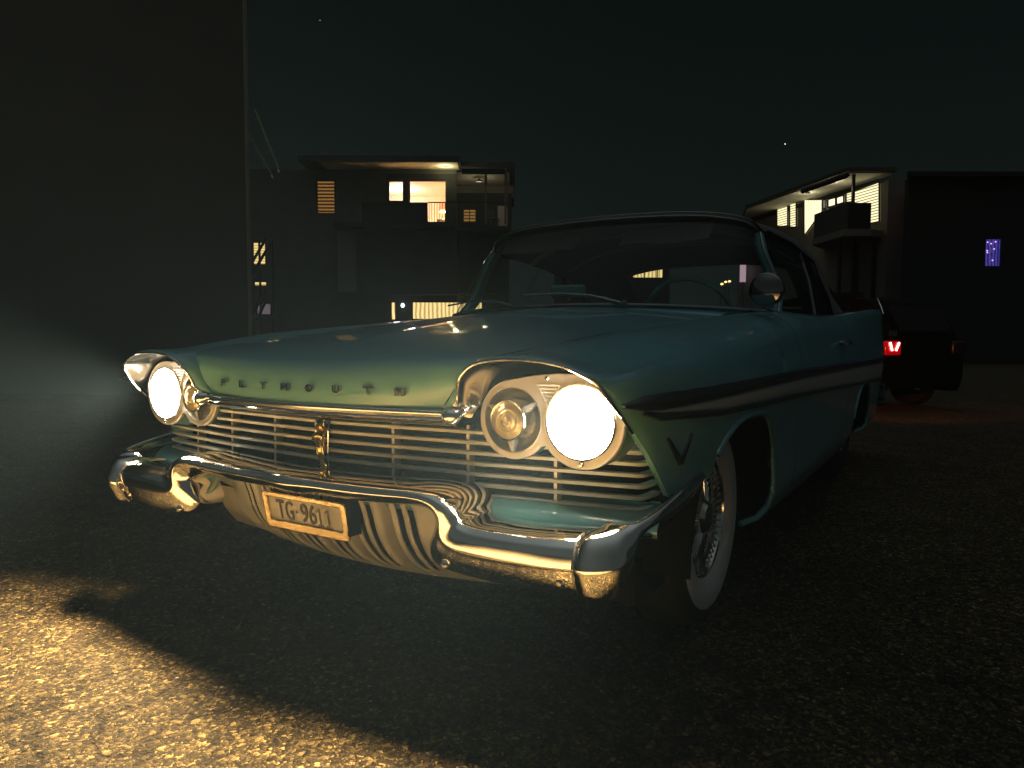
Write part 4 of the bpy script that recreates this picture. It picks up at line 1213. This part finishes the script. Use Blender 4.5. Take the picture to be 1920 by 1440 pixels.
# -- outside stair crossing the left windows
st = Local('outdoor_stair', 480, 28, 'dark steel stair with slanting rails in front of the blind window', 'stair')
m = MB()
for q0, q1 in (((468, 500), (500, 445)), ((474, 512), (508, 455)), ((468, 600), (500, 540)), ((482, 600), (500, 560))):
    a = st.p(*q0, 28); b = st.p(*q1, 28); m.tube([a, b], .055, 6)
m.build('stringer', FRAMEM, st.e)
m = MB()
for qx in (490, 512):
    a = st.p(qx, 600, 28); b = st.p(qx - (4 if qx < 500 else 0), 450, 28); m.tube([(a.x, a.y, 0), b], .045, 6)
m.build('stair_post', FRAMEM, st.e)

# -- near dark building on the far left, its corner and awning arm
N = Local('dark_building', 467, 12, 'unlit dark building wall at the far left with a pale corner edge', 'building')
m = MB(); k_ = N.base.x / N.base.y
wp_ = [(-16, -1.5), (0, 0), (k_ * 8 - .15, 8), (-16, 8)]
m.add([(a, b, z) for z in (0, 10.5) for a, b in wp_], [[0, 1, 2, 3], [4, 5, 6, 7], [0, 1, 5, 4], [1, 2, 6, 5], [2, 3, 7, 6], [3, 0, 4, 7]])
m.build('wall', mat('night_render', (.055, .062, .061), .9, var=.1, vscale=.6), N.e, smooth=False)
m = MB(); m.box(.002, .05, -.03, .03, 0, 7.2); m.build('lit_edge_strip', WALLP, N.e, smooth=False)  # pale strip puts the faint light on the corner edge into colour
m = MB()
a = N.p(478, 205, 12); b = N.p(521, 315, 12); m.tube([a, a.lerp(b, .6), b], [.012, .02, .028], 6); a2 = N.p(470, 260, 12.4); b2 = N.p(509, 326, 12.4); m.tube([a2, b2], .015, 6)
arm = m.build('awning_arm', mat('yellow_arm', (.35, .32, .2), .5, .3), N.e)
m = MB()
for q in (b, b2): m.tube([q + Vector((.0, 0, -.02)), q + Vector((.02, 0, -.07))], .016, 8)
m.build('arm_cap', mat('white_cap', (.8, .8, .75), .5), arm)
l = bpy.data.lights.new('arm_light', 'POINT')
bpy.data.lights.remove(l)

# -- block B: balcony house on the right
B = Local('balcony_house', 1600, 33, 'house on the right with lit blinds and curtains behind a corner balcony', 'building')
e0 = Vector((17.2, 33.3, 0)); ed = Vector((-.2054, 1, 0))
def onwall(px, py):
    k = L(px, py, 1.0); q = k.x
    Dd = (e0.x + .2054 * e0.y) / (q + .2054)
    return L(px, py, Dd) - B.base
ng = Vector((-.98, -.20, 0))
def wallbox(m, px0, px1, z0, z1, th, off):
    a = onwall(px0, 400); b = onwall(px1, 400)
    q = [a + ng * off, b + ng * off, b + ng * (off - th), a + ng * (off - th)]
    m.add([Vector((p.x, p.y, z)) for z in (z0, z1) for p in q], [[0, 1, 2, 3], [4, 7, 6, 5], [0, 4, 5, 1], [1, 5, 6, 2], [2, 6, 7, 3], [3, 7, 4, 0]])
zr = B.p(1600, 320, 33).z; zf = B.p(1585, 428, 33).z
m = MB(); wallbox(m, 1385, 1662, 0, zr - .35, .3, 0)
a = onwall(1662, 400); m.box(a.x, a.x + 1.0, a.y - .1, a.y + .2, 0, zr - .3)
m.build('wall', WALLP, B.e, smooth=False)
def bwin(x0, x1, t0, t1, b0, b1, mt, frames=True):
    tl_, tr_, bl, br = onwall(x0, t0), onwall(x1, t1), onwall(x0, b0), onwall(x1, b1)
    g = MB(); n = 16; rows = []
    for bot, topp in ((bl, tl_),):
        rows = [[(bl.lerp(br, i / n)) + ng * .05 for i in range(n + 1)], [(tl_.lerp(tr_, i / n)) + ng * .05 for i in range(n + 1)]]
    g2 = MB()
    loop = [bl, br, tr_, tl_, bl]
    for p, q in zip(loop[:-1], loop[1:]): g2.tube([p + ng * .07, q + ng * .07], .045, 4)
    w = g2.build('window', FRAMEM, B.e, smooth=False)
    # the pane lies in the wall plane: give it its own frame so that its bands run level
    o = bpy.data.objects.new('pane', None)
    mid = (bl + br) / 2 + ng * .05; ang = math.atan2((br - bl).y, (br - bl).x)
    inv = (Matrix.Translation(mid) @ Matrix.Rotation(ang, 4, 'Z')).inverted()
    pm = MB().grid([[inv @ p for p in r] for r in rows]).build('pane', mt, w, smooth=False)
    pm.matrix_local = inv.inverted()
    bpy.data.objects.remove(o)
    return w
bwin(1459, 1479, 389, 384, 425, 424, BLIND_W); bwin(1483, 1495, 383, 379, 426, 426, BLIND_W)
bwin(1510, 1544, 374, 374, 442, 396, CURT_W); bwin(1555, 1569, 374, 370, 389, 385, PANE_W); bwin(1571, 1584, 370, 366, 384, 380, PANE_W)
bwin(1589, 1602, 362, 358, 380, 378, BLIND_W); bwin(1604, 1651, 358, 341, 424, 416, BLIND_W)
bwin(1546, 1549, 374, 374, 392, 391, PANE_W)
m = MB()
pA, pB = B.p(1590, 318, 33), B.p(1398, 389, 42.2); pC = B.p(1668, 320, 33); 
w0, w1, w2 = onwall(1390, 400), onwall(1662, 400), onwall(1662, 400) + Vector((6, 0, 0))
def slab(m, pts, z0, z1):
    n = len(pts); m.add([Vector((p.x, p.y, z)) for z in (z0, z1) for p in pts], [list(range(n)), list(range(n, 2 * n))] + [[i, (i + 1) % n, n + (i + 1) % n, n + i] for i in range(n)])
slab(m, [pB, pA, Vector((pA.x + 2.2, pA.y, 0)), Vector((pA.x + 2.2, w1.y + 6, 0)), w0 + Vector((6, 4, 0)), w0], zr - .02, zr + .16)
m.build('roof', SLAB, B.e, smooth=False)
m = MB(); slab(m, [pB + Vector((.1, 0, 0)), pA + Vector((.15, .2, 0)), Vector((pA.x + 2.1, pA.y + .2, 0)), Vector((w1.x + .2, w1.y + .1, 0)), w0], zr - .06, zr - .024); m.build('soffit', SOFF, B.e, smooth=False)
m = MB(); f0, f1 = B.p(1500, 340, 36.4), B.p(1590, 320, 33.02); 
d_ = (pB - pA).normalized(); m.tube([Vector((pA.x, pA.y, zr - .2)), Vector((pA.x, pA.y, zr - .2)) + d_ * 3.6], .12, 4); m.build('awning_box', WALLD, B.e, smooth=False)
m = MB(); g0 = B.p(1586, 380, 33.2); gk = B.p(1527, 400, 36.3); th = Vector((.15, .05, 0)); zt_ = g0.z
slab(m, [g0, gk, gk + th, g0 + th], zf, zt_); m.build('balcony_parapet', WALL, B.e, smooth=False)
m = MB(); g1 = B.p(1634, 380, 33.2); m.box(g0.x + .16, g1.x, g0.y, g0.y + .1, zf - .3, zt_); m.build('balcony_screen', WALLD, B.e, smooth=False)
m = MB(); slab(m, [g0 + Vector((-.05, -.05, 0)), gk + Vector((-.05, .05, 0)), onwall(1545, 430), onwall(1655, 430), g1 + Vector((0, -.05, 0))], zf - .32, zf - .003); m.build('balcony_slab', WALLP, B.e, smooth=False)
m = MB(); q = B.p(1602, 330, 33.4); m.box(q.x - .06, q.x + .06, q.y, q.y + .12, zf, zr - .07); q = B.p(1530, 395, 36.2)
for px_ in (1576, 1602, 1640): q = B.p(px_, 480, 34); m.box(q.x - .07, q.x + .07, q.y, q.y + .14, 0, zf - .33)
m.build('post', FRAMEM, B.e, smooth=False)
for px_, py_, DD, en in ((1562, 342, 35.0, 10), (1515, 360, 37.5, 9)):
    q = B.p(px_, py_, DD)
    l = bpy.data.lights.new('soffit_light', 'POINT'); l.energy = en; l.color = (1, .9, .6); l.shadow_soft_size = .1
    o = bpy.data.objects.new('soffit_light', l); COL.objects.link(o); o.parent = B.e; o.location = (q.x, q.y, zr - .38)
    m = MB(); m.lathe([(0, .05), (.10, .04), (.12, -.01), (0, -.02)], (q.x, q.y, zr - .12), 'z', 16); m.build('soffit_lamp', METAL, B.e)
q = B.p(1540, 650, 35); 
m = MB(); r = B.rect(1604, 452, 1650, 590, 35.2); m.box(r[0], r[1], r[4], r[4] + .1, .1, r[3]); m.build('garage_door', WALL, B.e, smooth=False)
m = MB(); r = B.rect(1562, 548, 1640, 590, 34.8); m.box(r[0], r[1], r[4], r[4] + .1, 0, r[3]); m.build('low_wall', SLAB, B.e, smooth=False)

# -- dark house with the blue window, far right
H = Local('dark_house', 1862, 30, 'dark house at the right edge with a single blue curtained window', 'building')
r = H.rect(1848, 447, 1877, 500, 30)
m = MB(); x0 = H.p(1690, 400, 30.5).x; x1 = H.p(2300, 400, 30).x
wall_holes(m, x0, x1, 0, 7.6, r[4], r[4] + .3, [r[:4]]); xb = (x0 + H.base.x) * 37 / 30 - H.base.x + .3
m.add([(x0, r[4] + .301, 0), (xb, r[4] + 7, 0), (xb + .3, r[4] + 7, 0), (x0 + .3, r[4] + .301, 0), (x0, r[4] + .301, 7.6), (xb, r[4] + 7, 7.6), (xb + .3, r[4] + 7, 7.6), (x0 + .3, r[4] + .301, 7.6)],
      [[0, 1, 2, 3], [4, 5, 6, 7], [0, 1, 5, 4], [2, 3, 7, 6], [1, 2, 6, 5], [0, 3, 7, 4]]); m.build('wall', WALLD, H.e, smooth=False)
m = MB(); m.add([(a, b, z) for z in (7.61, 7.8) for a, b in ((x0 - .3, r[4] - .4), (x1, r[4] - .4), (x1, r[4] + 7), (xb - .1, r[4] + 7))], [[0, 1, 2, 3], [4, 5, 6, 7], [0, 1, 5, 4], [1, 2, 6, 5], [2, 3, 7, 6], [3, 0, 4, 7]]); m.build('roof', WALLD, H.e, smooth=False)
bw = window(H, r, BLUE, H.e, (), .03)
m = MB()
for k in range(7):
    q = H.p(1850 + random.random() * 26, 450 + 46 * random.random(), 30.05); m.lathe([(0, .03), (.028, .01), (.028, -.01), (0, -.03)], q, 'z', 8)
m.build('string_light', mat('violet_bulb', (.5, .3, .9), .5, emit=(.5, .3, 1), estr=1.8), bw)

# -- house seen through the cabin, with its lit window band
Cc = Local('courtyard_house', 1215, 40, 'dark house seen through the car windows with one lit window band', 'building')
r = Cc.rect(1186, 498, 1244, 522, 40); r2 = Cc.rect(1076, 506, 1094, 590, 40)
m = MB(); wall_holes(m, Cc.p(1040, 400, 40).x, Cc.p(1258, 400, 40).x, 0, Cc.p(1200, 455, 40).z, r[4], r[4] + .3, [r[:4], r2[:4]])
m.build('wall', WALLD, Cc.e, smooth=False)
window(Cc, r, CURT_Y, Cc.e, (.38, .80), .05)
window(Cc, r2, stripe_mat('dim_curtain', (.05, .035, .015), (.16, .12, .06), .8, 'X', 2, 3), Cc.e, (), .04)
# far lamps glimpsed through the back window
k = 0
for px_, py_, D_, col, lab in ((1350, 533, 70, (1, .6, .2), 'leftmost of three clustered amber street lamps seen through the rear window'), (1357, 529, 76, (1, .62, .22), 'middle of three clustered amber street lamps seen through the rear window'),
                               (1364, 528, 72, (1, .6, .2), 'rightmost of three clustered amber street lamps seen through the rear window'), (1388, 547, 60, (1, .55, .15), 'lone amber street lamp beside the right windscreen pillar')):
    q = L(px_, py_, D_); e = empty('street_lamp', place(px_, D_), YAW, lab, 'street lamp', 'amber street lamps far behind the car')
    m = MB(); m.tube([(0, 0, 0), (0, 0, q.z - .05), (0, -.25, q.z + .12)], .06, 6); m.build('pole', METAL, e)
    m = MB(); m.lathe([(0, .12), (.13, .06), (.15, -.05), (0, -.10)], (0, -.25, q.z), 'z', 12); m.build('lamp_head', mat('amber_lamp', (1, .7, .3), .5, emit=col, estr=2.2), e)
q = L(1390, 512, 45)
sg = empty('light_column', place(1390, 45), YAW, 'tall pink lit column seen through the rear window of the car', 'light')
m = MB(); m.box(-.16, .16, -.1, .1, q.z - .55, q.z + .6); m.build('lit_tube', mat('pink_tube', (.7, .5, .6), .5, emit=(.65, .40, .50), estr=.5), sg, smooth=False)
m = MB(); m.box(-.06, .06, -.06, .06, 0, q.z - .551); m.build('post', METAL, sg, smooth=False)
# stars
for px_, py_, lab in ((1472, 270, 'single bright star above the balcony house'), (600, 38, 'faint star high above the left block')):
    q = L(px_, py_, 400); p = Vector((CP.x, CP.y, 0)) + r0 * q.x + FH * q.y; p.z = q.z
    s = .30 if px_ > 1000 else .16
    m = MB(); m.lathe([(0, s), (s * .7, s * .7), (s, 0), (s * .7, -s * .7), (0, -s)], (0, 0, 0), 'z', 10)
    o = m.build('star', mat('starlight', (1, 1, 1), .5, emit=(.9, .95, 1), estr=1.5)); o.location = p; tag(o, lab, 'star')

# -- parked dark car behind, with one lit V of red filaments
P = empty('parked_car', place(1735, 9.4), YAW + rad(24), 'black hatchback parked behind with its red tail lamp lit', 'car')
body = [(-.62, .30, .25), (-.75, .45, .30), (-.80, .80, .55), (-.80, .95, .85), (-.62, 1.50, 1.0)]
def csec(y, w, z0, z1, zr_, rw):
    return [(-w * .9, y, z0), (-w, y, z0 + .18), (-w, y, z1 - .12), (-w * .97, y, z1), (-rw, y, zr_ - .05), (-rw * .85, y, zr_), (rw * .85, y, zr_), (rw, y, zr_ - .05), (w * .97, y, z1), (w, y, z1 - .12), (w, y, z0 + .18), (w * .9, y, z0)]
rows = [csec(0, .72, .32, .80, .86, .60), csec(.03, .80, .26, .92, .98, .66), csec(.18, .84, .24, .96, 1.24, .62), csec(.45, .86, .24, .97, 1.46, .60), csec(1.1, .87, .24, .97, 1.53, .60), csec(2.0, .87, .24, .96, 1.50, .60), csec(2.7, .87, .24, .95, 1.12, .66), csec(3.0, .86, .25, .93, .98, .72), csec(3.8, .80, .28, .82, .85, .66), csec(4.0, .70, .34, .66, .70, .6)]
m = MB(); m.grid(dense(rows, 2, 3)); m.add([rows[0][i] for i in range(12)], [list(range(12))]); m.build('body', DARKCAR, P)
m = MB(); m.grid([[(-.50, .08, 1.05), (.50, .08, 1.05)], [(-.50, .27, 1.38), (.50, .27, 1.38)]]); o = m.build('rear_glass', CAMGLASS, P)
for v in o.data.vertices: v.co.y -= .09
m = MB(); m.box(-.78, -.50, -.045, .01, .74, .92); tlp = m.build('tail_lamp', mat('dark_red_lens', (.25, .005, .005), .15, emit=(1, .0, .01), estr=.16), P); bevel(tlp, .02, 2)
m = MB()
for a_, b_ in (((-.72, .90), (-.68, .80)), ((-.56, .90), (-.61, .80))): m.tube([(a_[0], -.055, a_[1]), (b_[0], -.055, b_[1])], .012, 6)
m.build('lamp_filament', REDC, tlp)
m = MB(); m.box(.50, .78, -.045, .01, .74, .92); bevel(m.build('tail_lamp', mat('unlit_lens', (.008, .002, .002), .3), P), .02, 2)
m = MB(); m.tube([(-.55, .16, 1.16), (-.52, .26, 1.36), (-.40, .42, 1.49), (-.1, .5, 1.52)], .010, 6); m.build('roof_trim', CHROME, P)
m = MB()
for k_ in range(3): m.box(-.70 + .05 * k_, -.675 + .05 * k_, -.03, .0, .985, 1.05)
m.build('chrome_slat', CHROME_D, P, smooth=False)
for y_ in (.75, 3.2):
    for s_ in SIDES:
        w_ = MB().lathe([(.10, .02), (.2, .02), (.30, 0), (.31, -.1), (.30, -.2)], (s_ * .87, y_, .31), Vector((s_, 0, 0)), 32).build('wheel', RUBBER, P)

# ---------------------------------------------------------------- thin haze added to imitate lens glare around the lamps
hm = bpy.data.materials.new('glare_haze'); hm.use_nodes = True
nt = hm.node_tree; nt.nodes.clear()
ho = nt.nodes.new('ShaderNodeOutputMaterial'); pv = nt.nodes.new('ShaderNodeVolumePrincipled')
pv.inputs['Color'].default_value = (.36, .62, 1, 1); pv.inputs['Density'].default_value = .00010; pv.inputs['Anisotropy'].default_value = .1
nt.links.new(pv.outputs[0], ho.inputs['Volume'])
hz = MB().box(-120, 120, -30, 130, -1, 12.5).build('haze', hm, None, smooth=False); hz['kind'] = 'stuff'
# ---------------------------------------------------------------- light
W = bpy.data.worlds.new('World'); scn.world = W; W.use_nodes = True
nt = W.node_tree; bg = nt.nodes['Background']
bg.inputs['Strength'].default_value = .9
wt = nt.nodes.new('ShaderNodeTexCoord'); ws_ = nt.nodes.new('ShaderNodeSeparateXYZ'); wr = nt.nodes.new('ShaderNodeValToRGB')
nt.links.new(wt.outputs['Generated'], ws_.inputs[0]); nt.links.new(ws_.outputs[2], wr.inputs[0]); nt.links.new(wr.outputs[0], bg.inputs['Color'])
wr.color_ramp.interpolation = 'B_SPLINE'   # night sky: faint town glow low down, dark above it, brightened overhead as added fill on the car
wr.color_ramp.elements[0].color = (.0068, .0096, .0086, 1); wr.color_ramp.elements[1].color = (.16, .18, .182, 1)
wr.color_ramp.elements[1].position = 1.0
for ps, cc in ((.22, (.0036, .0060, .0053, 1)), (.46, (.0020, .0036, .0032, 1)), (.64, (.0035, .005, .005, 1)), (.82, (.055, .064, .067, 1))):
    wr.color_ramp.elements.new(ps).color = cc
sl = bpy.data.lights.new('night_ambience', 'SUN'); sl.energy = .07; sl.angle = rad(150); sl.color = (.90, .98, 1)
so = bpy.data.objects.new('night_ambience', sl); COL.objects.link(so); so.rotation_euler = (rad(26), 0, rad(22)); so.location = (5, -5, 10)

vs_ = scn.view_settings; vs_.view_transform = 'Standard'; vs_.look = 'None'; vs_.gamma = 1; vs_.exposure = .35
scn.render.resolution_x = 1024; scn.render.resolution_y = 768
scn.cycles.use_denoising = True
scn.cycles.max_bounces = 8
scn.cycles.caustics_reflective = False; scn.cycles.caustics_refractive = False
scn.cycles.transparent_max_bounces = 12
